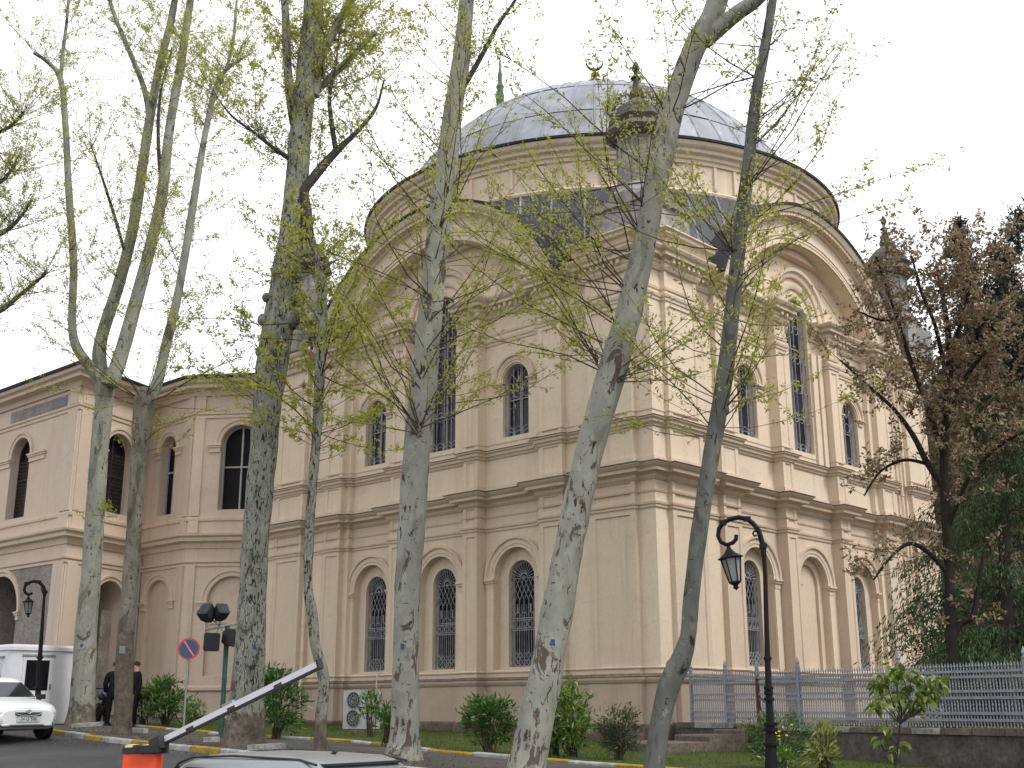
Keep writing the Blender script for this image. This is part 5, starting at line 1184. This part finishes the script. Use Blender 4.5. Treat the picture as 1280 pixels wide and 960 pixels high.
m = MB(); m.box(X1, X1+.05, -8.78, -7.82, bgz+1.86, bgz+1.92); obj('drip_hood', m, M['grey_metal'], bo)
m = MB(); m.box(X1+.03, X1+.08, -7.93, -7.89, bgz+.95, bgz+1.1); obj('handle', m, M['grey_metal'], dr)
m = MB(); m.box(X0+.3, X1-.45, Y0-.03, Y0+.02, bgz+.95, bgz+1.75); wn = obj('window', m, M['booth'], bo)
m = MB(); m.box(X0+.36, X1-.52, Y0-.035, Y0+.01, bgz+1.01, bgz+1.69); obj('pane', m, M['pane'], wn)
m = MB(); m.box(X0+.3, X1-.45, Y0-.05, Y0+.01, bgz+1.28, bgz+1.33); m.box(-17.5, -17.45, Y0-.05, Y0+.01, bgz+1.06, bgz+1.28); obj('glazing_bar', m, M['booth'], wn)
m = MB(); m.box(X0+.2, X1-.3, Y0-.07, Y0+.01, bgz+1.82, bgz+1.87); obj('drip_hood', m, M['grey_metal'], bo)
# ------------------------------------------------------------------ cars
def car(name, loc, rot, label, paint, hatch, extras):
    r = thing(name, loc, label, 'car'); r.rotation_euler[2] = rot; ORIG[r.name] = (0, 0, 0)
    ST = [(-2.12, .45, .80, .60), (-2.05, .32, .93, .73), (-1.9, .26, .985, .79), (-1.3, .22, .99, .835), (0, .2, .955, .85), (.8, .2, .95, .85), (1.2, .22, .92, .84), (1.65, .24, .86, .81), (1.92, .26, .80, .775), (2.05, .29, .74, .73), (2.11, .33, .69, .67), (2.14, .38, .64, .60)]
    xs = np.linspace(-2.12, 2.13, 34); m = MB(); V = []
    def prof(x): return [float(np.interp(x, [s[0] for s in ST], [s[i] for s in ST])) for i in (1, 2, 3)]
    for x in xs:
        zb, zt_, hw = prof(x); half = [(0, zt_+.03), (.4*hw, zt_+.026), (.75*hw, zt_+.008), (.92*hw, zt_-.035), (.985*hw, zt_-.12), (hw, zt_*.55+zb*.45), (.985*hw, zb+.14), (.93*hw, zb+.03), (.8*hw, zb), (0, zb)]
        V += [(x, y, z) for y, z in half]+[(x, -y, z) for y, z in half[-2:0:-1]]
    k = 18; m.add(V, [(i*k+j, i*k+(j+1) % k, (i+1)*k+(j+1) % k, (i+1)*k+j) for i in range(len(xs)-1) for j in range(k)]+[tuple(range(k))[::-1], tuple(range((len(xs)-1)*k, len(xs)*k))])
    obj('body', m, paint, r, smooth=40)
    LV = [(.86, -1.95 if not hatch else -2.02, .80, .93), (.98, -1.86 if not hatch else -1.98, .775, .97), (.30, -1.42 if not hatch else -1.74, .645, 1.36), (.16, -1.30 if not hatch else -1.66, .61, 1.415), (.04, -1.18 if not hatch else -1.55, .55, 1.45), (-.25, -.9 if not hatch else -1.25, .36, 1.475), (-.45, -.7, .1, 1.482)]
    m = MB(); V = []; k = 32
    def outline(xf, xr, hw, z):
        rr = min(.2, hw*.6); return [(x, y, z) for x, y in rrect(xr, xf, -hw, hw, rr, 7)]
    for q in LV: V += outline(*q)
    n = len(outline(*LV[0])); m.add(V, [(i*n+j, i*n+(j+1) % n, (i+1)*n+(j+1) % n, (i+1)*n+j) for i in range(len(LV)-1) for j in range(n)]+[tuple(range((len(LV)-1)*n, len(LV)*n))])
    obj('roof', m, paint, r, smooth=50)
    def at(t):
        a, b = LV[1], LV[2]; return [a[i]+(b[i]-a[i])*t for i in range(4)]
    def patch(nm, P, nrm, mat=None, th=.012):
        n_ = Vector(nrm).normalized(); g = MB(); P = [Vector(p) for p in P]; kk = len(P); g.add([p+n_*th for p in P]+[p-n_*.01 for p in P], [tuple(range(kk)), tuple(range(kk, 2*kk))[::-1]]+[(i, (i+1) % kk, kk+(i+1) % kk, kk+i) for i in range(kk)]); return obj(nm, g, mat or M['carglass'], r)
    a, b = at(.04), at(.93)
    patch('windscreen', [(a[0], -a[2]+.10, a[3]), (a[0], a[2]-.10, a[3]), (b[0], b[2]-.09, b[3]), (b[0], -b[2]+.09, b[3])], (.42, 0, .7))
    patch('rear_window', [(a[1], a[2]-.12, a[3]), (a[1], -a[2]+.12, a[3]), (b[1], -b[2]+.11, b[3]), (b[1], b[2]-.11, b[3])], (-.8, 0, .5))
    for sg in (-1, 1):
        for x0, x1, y0, y1 in ((a[0]-.42, -.22, b[0]-.24, -.22), (-.32, a[1]+.42, -.32, b[1]+.28)):
            patch('side_window', [(x0, sg*(a[2]), a[3]+.02), (x1, sg*a[2], a[3]+.02), (y1, sg*b[2], b[3]), (y0, sg*b[2], b[3])], (0, sg, .33))
        for x in (1.32, -1.32):
            w_ = MB(); w_.lathe([(.05, -.1), (.2, -.1), (.29, -.09), (.315, -.06), (.315, .06), (.29, .09), (.2, .1), (.05, .1)], 24); wm = MB(); wm.add([(x+p[0], sg*.76+p[2], .315+p[1]) for p in w_.v], w_.f); tw_ = obj('wheel', wm, M['tyre'], r, smooth=40)
            w_ = MB(); w_.lathe([(.02, .0), (.2, .0), (.215, .012), (.2, .03), (.06, .035)], 20); wm = MB(); wm.add([(x+p[0], sg*(.855+p[2]*.6), .315+p[1]) for p in w_.v], w_.f); obj('rim', wm, M['alloy'], tw_, smooth=40)
            w_ = MB(); w_.lathe([(.02, .0), (.385, .0), (.385, .02), (.02, .02)], 24); wm = MB(); wm.add([(x+p[0], sg*(.834+p[2]*.6), .335+p[1]) for p in w_.v if True], w_.f); obj('wheel_arch', wm, M['tyre'], r)
        mm = MB(); mm.obox((.72, sg*.93, 1.0), (.06, 0, 0), (0, .09, 0), (0, 0, .06)); obj('wing_mirror', mm, M['black_plastic'], r)
        w_ = MB(); w_.lathe([(.001, -1), (.5, -.86), (.86, -.5), (1, 0), (.86, .5), (.5, .86), (.001, 1)], 12); hm = MB(); hm.add([(1.97+p[0]*.15-abs(p[1])*0, sg*(.575+p[1]*.165)-0, .665+p[2]*.105+p[0]*-.05) for p in w_.v], w_.f); obj('headlight', hm, M['headlamp'], r, smooth=60)
        fm = MB(); fm.add([(2.10+p[0]*.05, sg*(.50+p[1]*.12), .352+p[2]*.04) for p in w_.v], w_.f); obj('fog_lamp', fm, M['headlamp'], r, smooth=60)
        tl = MB(); tl.add([(-2.02+p[0]*.08, sg*(.62+p[1]*.1), .84+p[2]*.1) for p in w_.v], w_.f); obj('tail_light', tl, M['red'], r, smooth=60)
    g = MB(); g.prism([(y, z) for y, z in rrect(-.32, .32, .555, .72, .06)], lambda y, z: (2.0, y, z), lambda y, z: (2.17-(z-.555)*.5, y, z)); gr = obj('grille', g, M['black_plastic'], r)
    g = MB(); g.tube([(2.13-.045*math.sin(t), .325*math.cos(t), .637+.083*math.sin(t)) for t in np.linspace(0, 2*PI, 25)], .012, 5); obj('chrome_surround', g, M['alloy'], gr, smooth=50)
    g = MB(); g.tube([(2.15, .06*math.cos(t), .65+.04*math.sin(t)) for t in np.linspace(0, 2*PI, 17)], .008, 4); g.tube([(2.15, -.026, .62), (2.145, -.016, .68)], .008, 4); g.tube([(2.15, .016, .62), (2.145, .026, .68)], .008, 4); g.tube([(2.15, -.02, .648), (2.148, .02, .652)], .008, 4); obj('emblem', g, M['alloy'], gr)
    g = MB(); g.prism([(y, z) for y, z in rrect(-.64, .64, .30, .405, .05)], lambda y, z: (1.95, y, z), lambda y, z: (2.155-abs(y)**2*.17, y, z)); obj('lower_intake', g, M['black_plastic'], r)
    g = MB(); g.box(2.12, 2.165, -.27, .27, .425, .54); pl_ = obj('number_plate', g, plain('plate_white', (.55, .56, .58), .5), r)
    cu_ = bpy.data.curves.new('plate_text', 'FONT'); cu_.body = extras.get('plate', '34 U 586'); cu_.size = .105; cu_.align_x = 'CENTER'; cu_.align_y = 'CENTER'; cu_.extrude = .001
    tmp = bpy.data.objects.new('tmp', cu_); COL.objects.link(tmp); bpy.context.view_layer.update(); tme = bpy.data.meshes.new_from_object(tmp); bpy.data.objects.remove(tmp); bpy.data.curves.remove(cu_)
    tme.materials.clear(); tme.materials.append(M['black_plastic']); to = bpy.data.objects.new('plate_text', tme); COL.objects.link(to); to.parent = pl_; to.location = (2.168, 0, .483); to.rotation_euler = (PI/2, 0, PI/2)
    if extras.get('wagon'):
        for sg in (-1, 1):
            g = MB(); g.tube([(.98-.5, sg*.79, .985), (.30-.05, sg*.655, 1.37), (.1, sg*.60, 1.43), (-.5, sg*.585, 1.455), (-1.45, sg*.575, 1.44), (-1.72, sg*.60, 1.40)], .012, 6); obj('roof_trim', g, M['black_plastic'], r, smooth=50)
        g = MB(); g.tube([(-1.28, 0, 1.46), (-1.34, 0, 1.50)], .02, 6); g.tube([(-1.3, 0, 1.48), (-1.12, 0, 1.64)], .006, 5); obj('aerial', g, M['black_plastic'], r)
        g = MB(); g.box(-1.76, -1.66, -.5, .5, 1.385, 1.405); obj('rear_spoiler', g, M['black_plastic'], r)
    return r
car('parked_car', (-12.05, -11.25, gz(-12, -11.2)-.09), 0, 'white saloon car parked at the kerb at the left edge', M['white_paint'], False, {})
ca = math.radians(185); q = Vector((6.95, -16.75))
car('parked_car', (q.x, q.y, gz(q.x, q.y)-.19), ca, 'silver-grey estate car of which only the roof shows at the bottom', M['silver_paint'], True, {'wagon': 1})
# ------------------------------------------------------------------ people and motorbike
def limb_graph(name, parent, joints, edges, mat, sub=2):
    me = bpy.data.meshes.new(name); me.from_pydata([j[0] for j in joints], edges, []); me.materials.append(mat)
    o = bpy.data.objects.new(name, me); COL.objects.link(o); o.parent = parent
    sk = o.modifiers.new('skin', 'SKIN'); sk.use_smooth_shade = True
    for i, j in enumerate(joints):
        rr = j[1]; me.skin_vertices[0].data[i].radius = rr if hasattr(rr, '__len__') else (rr, rr)
    me.skin_vertices[0].data[0].use_root = True
    s_ = o.modifiers.new('sub', 'SUBSURF'); s_.levels = sub; s_.render_levels = sub; return o
def person(loc, rot, label, cloth, trouser, bare):
    r = thing('person', loc, label, 'person'); r.rotation_euler[2] = rot; ORIG[r.name] = (0, 0, 0)
    # x forward, y left
    J = [((0, 0, .93), (.14, .10)), ((0, 0, 1.15), (.13, .095)), ((0, 0, 1.38), (.15, .10)), ((0, 0, 1.50), .058), ((.02, 0, 1.60), (.075, .085)), ((.03, 0, 1.70), (.078, .098))]
    E = [(0, 1), (1, 2), (2, 3), (3, 4), (4, 5)]
    def add(p, rad, frm): J.append((p, rad)); E.append((frm, len(J)-1)); return len(J)-1
    for sg in (-1, 1):
        k = add((0, sg*.10, .88), .095, 0); k = add((.02, sg*.11, .50), .062, k); k = add((-.01, sg*.12, .10), .042, k); add((.14, sg*.14, .04), .038, k)
        k = add((0, sg*.19, 1.42), .062, 2); k = add((-.03, sg*.25, 1.15), .045, k); k = add((.08, sg*.25, .93), .032, k); h = add((.11, sg*.245, .86), (.038, .018), k)
        for f, (dx, dy, dl) in enumerate(((.03, .0, .075), (.012, .0, .085), (-.006, 0, .08), (-.022, 0, .062))):
            a = add((.11+dx, sg*.245, .81), .0095, h); add((.11+dx+.012, sg*(.245-.012), .81-dl*.6), .0085, a)
        a = add((.135, sg*.22, .845), .011, h); add((.15, sg*.205, .80), .009, a)
    tmp = limb_graph('tmp', r, J, E, M['skin']); bpy.context.view_layer.update(); ev = tmp.evaluated_get(bpy.context.evaluated_depsgraph_get()); me = bpy.data.meshes.new_from_object(ev); bpy.data.objects.remove(tmp)
    link('body', me, r)
    def dress(nm, keep, off, mat):
        V = {}; m = MB()
        for p in me.polygons:
            if not keep(p.center): continue
            f = []
            for v in p.vertices:
                if v not in V: V[v] = len(m.v); m.v.append(tuple(me.vertices[v].co+me.vertices[v].normal*off))
                f.append(V[v])
            m.f.append(tuple(f))
        o = link(nm, mesh_of(nm, m, mat, (0, 0, 0), 80, False), r); return o
    hand = lambda c: abs(c.y) > .17 and c.z < .93
    dress('jacket', lambda c: .74 < c.z < 1.50 and not hand(c), .03, cloth)
    dress('trousers', lambda c: .07 < c.z < .92 and abs(c.y) < .2 and not hand(c), .016, trouser)
    m = MB()
    w_ = MB(); w_.lathe([(.001, 1), (.5, .86), (.86, .5), (1, 0), (.98, -.35)], 14, cap=False); m.add([(.012+p[0]*.098, p[1]*.088, 1.715+p[2]*.095) for p in w_.v], w_.f); obj('hair', m, M['hair'], r, smooth=60)
    for sg in (-1, 1):
        m = MB(); m.obox((.125, sg*.033, 1.672), (.006, 0, 0), (0, .013, 0), (0, 0, .007)); obj('eye', m, M['hair'], r)
        m = MB(); m.obox((.02, sg*.095, 1.655), (.018, 0, 0), (0, .010, 0), (0, 0, .03)); obj('ear', m, M['skin'], r)
        m = MB(); m.box(-.07, .20, sg*.13-.05, sg*.13+.05, .0, .08); obj('shoe', m, M['black_plastic'], r)
    m = MB(); m.add([(.12, .012, 1.67), (.12, -.012, 1.67), (.12, .02, 1.62), (.12, -.02, 1.62), (.152, 0, 1.625)], [(0, 1, 4), (0, 4, 2), (1, 3, 4), (2, 4, 3), (0, 2, 3, 1)]); obj('nose', m, M['skin'], r)
    m = MB(); m.obox((.118, 0, 1.59), (.006, 0, 0), (0, .024, 0), (0, 0, .005)); obj('mouth', m, M['dark_red'], r)
p = site(139, 905, 36.6); person((p.x, p.y, gz(p.x, p.y)), 2.3, 'person in dark clothing on the left side of the brown trunk, by the motorbike', M['cloth'], M['cloth2'], 0)
p = site(166, 905, 36.2); person((p.x, p.y, gz(p.x, p.y)), -2.4, 'person in a dark navy jacket half hidden on the right side of the brown trunk', M['cloth2'], M['cloth'], 0)
p = site(127, 903, 37.6); mo = thing('motorbike', (p.x, p.y, gz(p.x, p.y)), 'dark motorbike with a blue tank parked in front of the doorway', 'motorbike'); mo.rotation_euler[2] = -.3; ORIG[mo.name] = (0, 0, 0)
for x in (-.62, .62):
    w_ = MB(); w_.lathe([(.2, -.05), (.27, -.055), (.31, -.03), (.31, .03), (.27, .055), (.2, .05)], 22, cap=False); m = MB(); m.add([(x+q[0], q[2], .31+q[1]) for q in w_.v], w_.f); wh = obj('wheel', m, M['tyre'], mo, smooth=50)
    m = MB()
    for k in range(6): a = k*PI/3; m.tube([(x, 0, .31), (x+.22*math.cos(a), 0, .31+.22*math.sin(a))], .014, 5)
    obj('spoke', m, M['alloy'], wh)
m = MB(); m.tube([(.62, .0, .31), (.52, 0, .62), (.42, 0, .95)], .04, 8); m.tube([(.42, -.0, .92), (-.1, 0, .55), (-.62, 0, .31)], .045, 8); m.tube([(-.1, 0, .55), (-.2, 0, .3), (.2, 0, .28), (.38, 0, .8)], .05, 8); obj('frame', m, M['black_metal'], mo, smooth=50)
m = MB(); m.tube([(.42, 0, .88), (.25, 0, .92), (0, 0, .86), (-.1, 0, .78)], [.05, .14, .14, .06], 12); obj('fuel_tank', m, plain('tank_blue', (.06, .09, .20), .3, .5), mo, smooth=60)
m = MB(); m.tube([(0, 0, .82), (-.3, 0, .80), (-.6, 0, .86), (-.72, 0, .9)], [.07, .12, .11, .04], 10); obj('seat', m, M['black_plastic'], mo, smooth=60)
m = MB(); m.tube([(.34, -.36, 1.02), (.42, -.14, 1.0), (.42, .14, 1.0), (.34, .36, 1.02)], .018, 6); obj('handlebar', m, M['black_metal'], mo, smooth=50)
m = MB(); m.tube([(.46, 0, .9), (.6, 0, .9)], [.11, .09], 14); obj('headlight', m, M['headlamp'], mo, smooth=40)
m = MB(); m.tube([(-.15, .1, .4), (.15, .1, .42)], .13, 10); m.tube([(-.15, -.1, .4), (.15, -.1, .42)], .13, 10); obj('engine', m, M['black_plastic'], mo, smooth=40)
# ------------------------------------------------------------------ shrubs
def shrub(name, u, v, d, w, h, mat, n, ls, label, asp=.38, form='ball', stems=7, up=.3):
    b = site(u, v, d); b.z = gz(b.x, b.y); r = thing(name, b, label, 'shrub'); m = MB(); P = []; DR_ = []
    tips = []
    for i in range(stems*4):
        a = random.uniform(0, 2*PI); q = math.sqrt(random.uniform(.05, 1)); zf = random.uniform(.25, 1.0) if form != 'tuft' else random.uniform(.55, 1)
        prof = {'ball': math.sqrt(max(.05, 1-((zf-.55)/.5)**2)), 'cone': 1.1-zf*.75, 'vase': .35+.75*zf if zf < .85 else .7, 'tuft': .5+.5*zf}[form]
        T_ = Vector((b.x+w/2*prof*q*math.cos(a), b.y+w/2*prof*q*math.sin(a), b.z+h*zf)); tips.append(T_)
        f0 = Vector((b.x+random.gauss(0, .05), b.y+random.gauss(0, .05), b.z-.05)); mid = f0.lerp(T_, .5)+Vector((0, 0, h*.08)); m.tube([f0, mid, T_], [.014, .010, .005], 4)
    obj('stems', m, M['twig'], r, smooth=80, fix=False, kind='stuff')
    sg = .11*max(w, h)*.8
    for i in range(int(n*1.8)):
        T_ = random.choice(tips); k = random.random()
        q = T_+Vector((random.gauss(0, sg), random.gauss(0, sg), random.gauss(0, sg*.8)))
        if q.z < b.z+.03: continue
        P.append(tuple(q)); dv = (q-Vector((b.x, b.y, b.z+h*.45))); dv.normalize(); DR_.append((dv.x, dv.y, dv.z*.6+up))
    dd = np.array(DR_)*.8+rng.normal(size=(len(P), 3))*.45
    o = link('foliage', leaf_quads('foliage', np.array(P), ls, M[mat], ORIG[r.name], asp, 0, dd), r); o['kind'] = 'stuff'; return r
shrub('laurel_bush', 611, 941, 25, .95, 1.05, 'leaf_laurel', 900, .085, 'rounded glossy green bush left of the stout leaning trunk')
shrub('bright_laurel_bush', 717, 945, 24, .75, 1.25, 'leaf_bright', 620, .095, 'upright bush with bright yellow-green new leaves right of the stout leaning trunk', .36, 'vase')
shrub('laurel_bush', 692, 938, 24.2, .5, .75, 'leaf_laurel', 220, .08, 'small dark bush in the lee of the bright upright bush')
shrub('dull_bush', 776, 951, 23.4, .85, 1.0, 'leaf_olive', 950, .06, 'twiggy dull-green bush before the corner pier', .28, 'vase')
shrub('laurel_bush', 344, 922, 29.8, .95, 1.45, 'leaf_laurel', 1100, .09, 'tall dark green bush right of the broadest trunk')
shrub('laurel_bush', 207, 907, 36, 1.3, 1.2, 'leaf_laurel', 900, .10, 'wide glossy bush left of the no-parking sign')
shrub('laurel_bush', 240, 912, 34, .55, .7, 'leaf_bright', 300, .08, 'small bright bush just right of the sign pole')
shrub('laurel_bush', 178, 905, 36.5, .7, 1.0, 'leaf_laurel', 320, .09, 'small bush at the right of the brown trunk')
shrub('broadleaf_bush', 462, 916, 31, .36, 1.0, 'leaf_bright', 95, .11, 'sparse long-leaved plant growing in front of the air conditioner', .4, 'tuft', 4)
shrub('broadleaf_bush', 484, 918, 27, .35, .75, 'leaf_laurel', 160, .10, 'small bush peeping out left of the tall straight trunk', .38, 'vase', 4)
shrub('flowering_bush', 972, 948, 22.2, 1.0, .95, 'leaf_laurel', 1500, .05, 'fine-leaved green bush with a few yellow flowers behind the street lamp', .3)
shrub('bright_laurel_bush', 1032, 965, 21.4, .45, .75, 'leaf_aucuba', 230, .08, 'small variegated bush before the retaining wall')
shrub('bright_laurel_bush', 975, 962, 19.6, .5, .5, 'leaf_bright', 260, .06, 'low yellow-green bush at the foot of the street lamp')
m = MB()
fb = bpy.data.objects[[o.name for o in bpy.data.objects if o.name.startswith('flowering_bush')][0]]
for i in range(16):
    q = site(random.uniform(958, 990), random.uniform(906, 925), 21.9); m.lathe([(.001, -.01), (.03, 0), (.02, .02), (.001, .025)], 6, tuple(q))
obj('flowers', m, plain('yellow_petal', (.62, .42, .03), .7), fb, kind='stuff')
# variegated aucuba: every leaf an object
D = 21.5; b = site(1117, 958, D); b.z = gz(b.x, b.y)
au_ = thing('aucuba_shrub', b, 'tall shrub with large yellow-variegated leaves against the retaining wall', 'shrub')
m = MB(); hub = site(1125, 905, D)
TIPS = []
for (u, v) in ((1096, 856), (1105, 845), (1120, 838), (1140, 846), (1160, 856), (1175, 852), (1150, 870), (1130, 862), (1165, 868), (1118, 872), (1140, 882), (1100, 880), (1108, 900), (1100, 925), (1112, 940), (1106, 915), (1120, 930), (1150, 888)):
    T_ = site(u, v, D+random.uniform(-.35, .35)); TIPS.append(T_); mid = hub.lerp(T_, .5); m.tube([b, b.lerp(hub, .6), hub if v < 900 else b.lerp(T_, .7), mid if v < 900 else b.lerp(T_, .85), T_], [.02, .016, .013, .01, .006], 5)
obj('stem', m, M['limb_dark'], au_, smooth=60)
lm = []
for k in range(4):
    m = MB(); L = (.15, .18, .13, .165)[k]; wv = L*.26; m.add([(0, 0, 0), (L*.35, wv, .012), (L*.35, 0, -.008), (L*.35, -wv, .012), (L*.7, wv*.8, .0), (L*.7, 0, -.02), (L*.7, -wv*.8, 0), (L, 0, -.05)], [(0, 2, 1), (0, 3, 2), (1, 2, 5, 4), (2, 3, 6, 5), (4, 5, 7), (5, 6, 7)])
    lm.append(mesh_of('leaf', m, leafmat('aucuba_leaf', [[(.20, .25, .05), (.13, .18, .03), (.34, .36, .11), (.09, .14, .025)][k]]*2, .25, .5, .35), fix=False))
for i in range(270):
    T_ = random.choice(TIPS[:12]+TIPS[:12]+TIPS); a = random.uniform(0, 2*PI); o = bpy.data.objects.new('leaf', random.choice(lm)); COL.objects.link(o); o.parent = au_
    o.location = T_+Vector((random.gauss(0, .07), random.gauss(0, .07), random.gauss(0, .06)))-Vector(b); o.rotation_euler = (random.gauss(0, .4), random.gauss(.45, .5), a); sc_ = random.uniform(.95, 1.5); o.scale = (sc_,)*3
# weeds on the turret ledges
lp = []
for i in range(1300):
    a = random.uniform(-PI, PI); r_ = random.uniform(.6, .98); lp.append((TUR[0][0]+r_*math.cos(a), TUR[0][1]+r_*math.sin(a), 16.55+abs(random.gauss(0, .14))-.5*max(0, math.sin(a-.3))*random.random()))
for i in range(600): lp.append((TUR[0][0]+random.gauss(.75, .2), TUR[0][1]+random.gauss(.6, .25), 13.5+abs(random.gauss(0, .2))))
wd_ = thing('ledge_weeds', (TUR[0][0], TUR[0][1], 16.5), 'weeds sprouting from the ledges of the corner turret', 'plant')
o = link('foliage', leaf_quads('foliage', np.array(lp), .055, M['leaf_red'], ORIG[wd_.name]), wd_); o['kind'] = 'stuff'
# grass
n = 26000; gp = []
xs = rng.uniform(-15, 11, n); ys = rng.uniform(-7.2, -.3, n); P = []
for x, y in zip(xs, ys):
    if y > lerp_path(K2, x)+.12 and mnoise.noise(Vector((x*.8, y*.8, 3))) > -.25: P.append((x, y, gz(x, y)+.01))
P = np.array(P); dr = np.tile(np.array([[0, 0, 1.0]]), (len(P), 1)); o = link('grass', leaf_quads('grass', P, .05, M['leaf_grass'], (0, 0, 0), .14, 0, dr)); o['kind'] = 'stuff'
# loose white kerb pieces round the tree feet
for (u0, v0, u1, v1, d0, d1, lb) in ((92, 908, 132, 904, 35.4, 36.9, 'broken white kerb edging at the foot of the pale forked tree'), (164, 914, 182, 916, 33, 32.4, 'short white kerb piece lying right of the brown trunk'), (312, 936, 355, 933, 25.3, 26.0, 'long white kerb edging right of the broadest trunk foot'), (256, 929, 272, 928, 28.2, 28.4, 'small white block at the foot of the floodlight post')):
    a, b_ = site(u0, v0, d0), site(u1, v1, d1); a.z = gz(a.x, a.y)+.03; b_.z = gz(b_.x, b_.y)+.04; dx = (b_-a)/2; nn = Vector((-dx.y, dx.x, 0)).normalized(); k = thing('kerb_edging', a, lb, 'kerb stone'); m = MB(); m.obox((a+b_)/2, dx, nn*.07, ZUP*.07); obj('stone', m, M['kerb_w'], k)

# evergreen undergrowth behind the railing, fallen leaves on the pavement
lp = []
for i in range(60):
    u = random.uniform(1165, 1330); q = site(u, 860, random.uniform(29.5, 34)); hh = random.uniform(1.2, 3.4); w_ = random.uniform(.4, .9)
    for k in range(330): lp.append((q.x+random.gauss(0, w_*.5), q.y+random.gauss(0, w_*.5), -.45+hh*random.random()**.8))
o = link('undergrowth', leaf_quads('undergrowth', np.array(lp), .075, M['leaf_dark'], (0, 0, 0), .5)); o['kind'] = 'stuff'
n = 2600; xs = rng.uniform(-14, 12, n); lp = []
for x in xs:
    y = lerp_path(K1, x)+.1+abs(rng.normal(0, 1.1)); k1 = y < lerp_path(K2, x)-.1
    lp.append((x, y if k1 else y+.3, gz(x, y)+(.006 if k1 else .03)))
for x in rng.uniform(-12, 12, 700): y = lerp_path(K1, x)-.12-abs(rng.normal(0, .5)); lp.append((x, y, gz(x, y)-.078))
dd = rng.normal(size=(len(lp), 3)); dd[:, 2] *= .15
M['leaf_litter'] = leafmat('dry_leaf', [(.09, .06, .03), (.16, .11, .06), (.22, .17, .09), (.07, .05, .03)], .05)
o = link('leaf_litter', leaf_quads('leaf_litter', np.array(lp), .028, M['leaf_litter'], (0, 0, 0), .7, 0, dd)); o['kind'] = 'stuff'
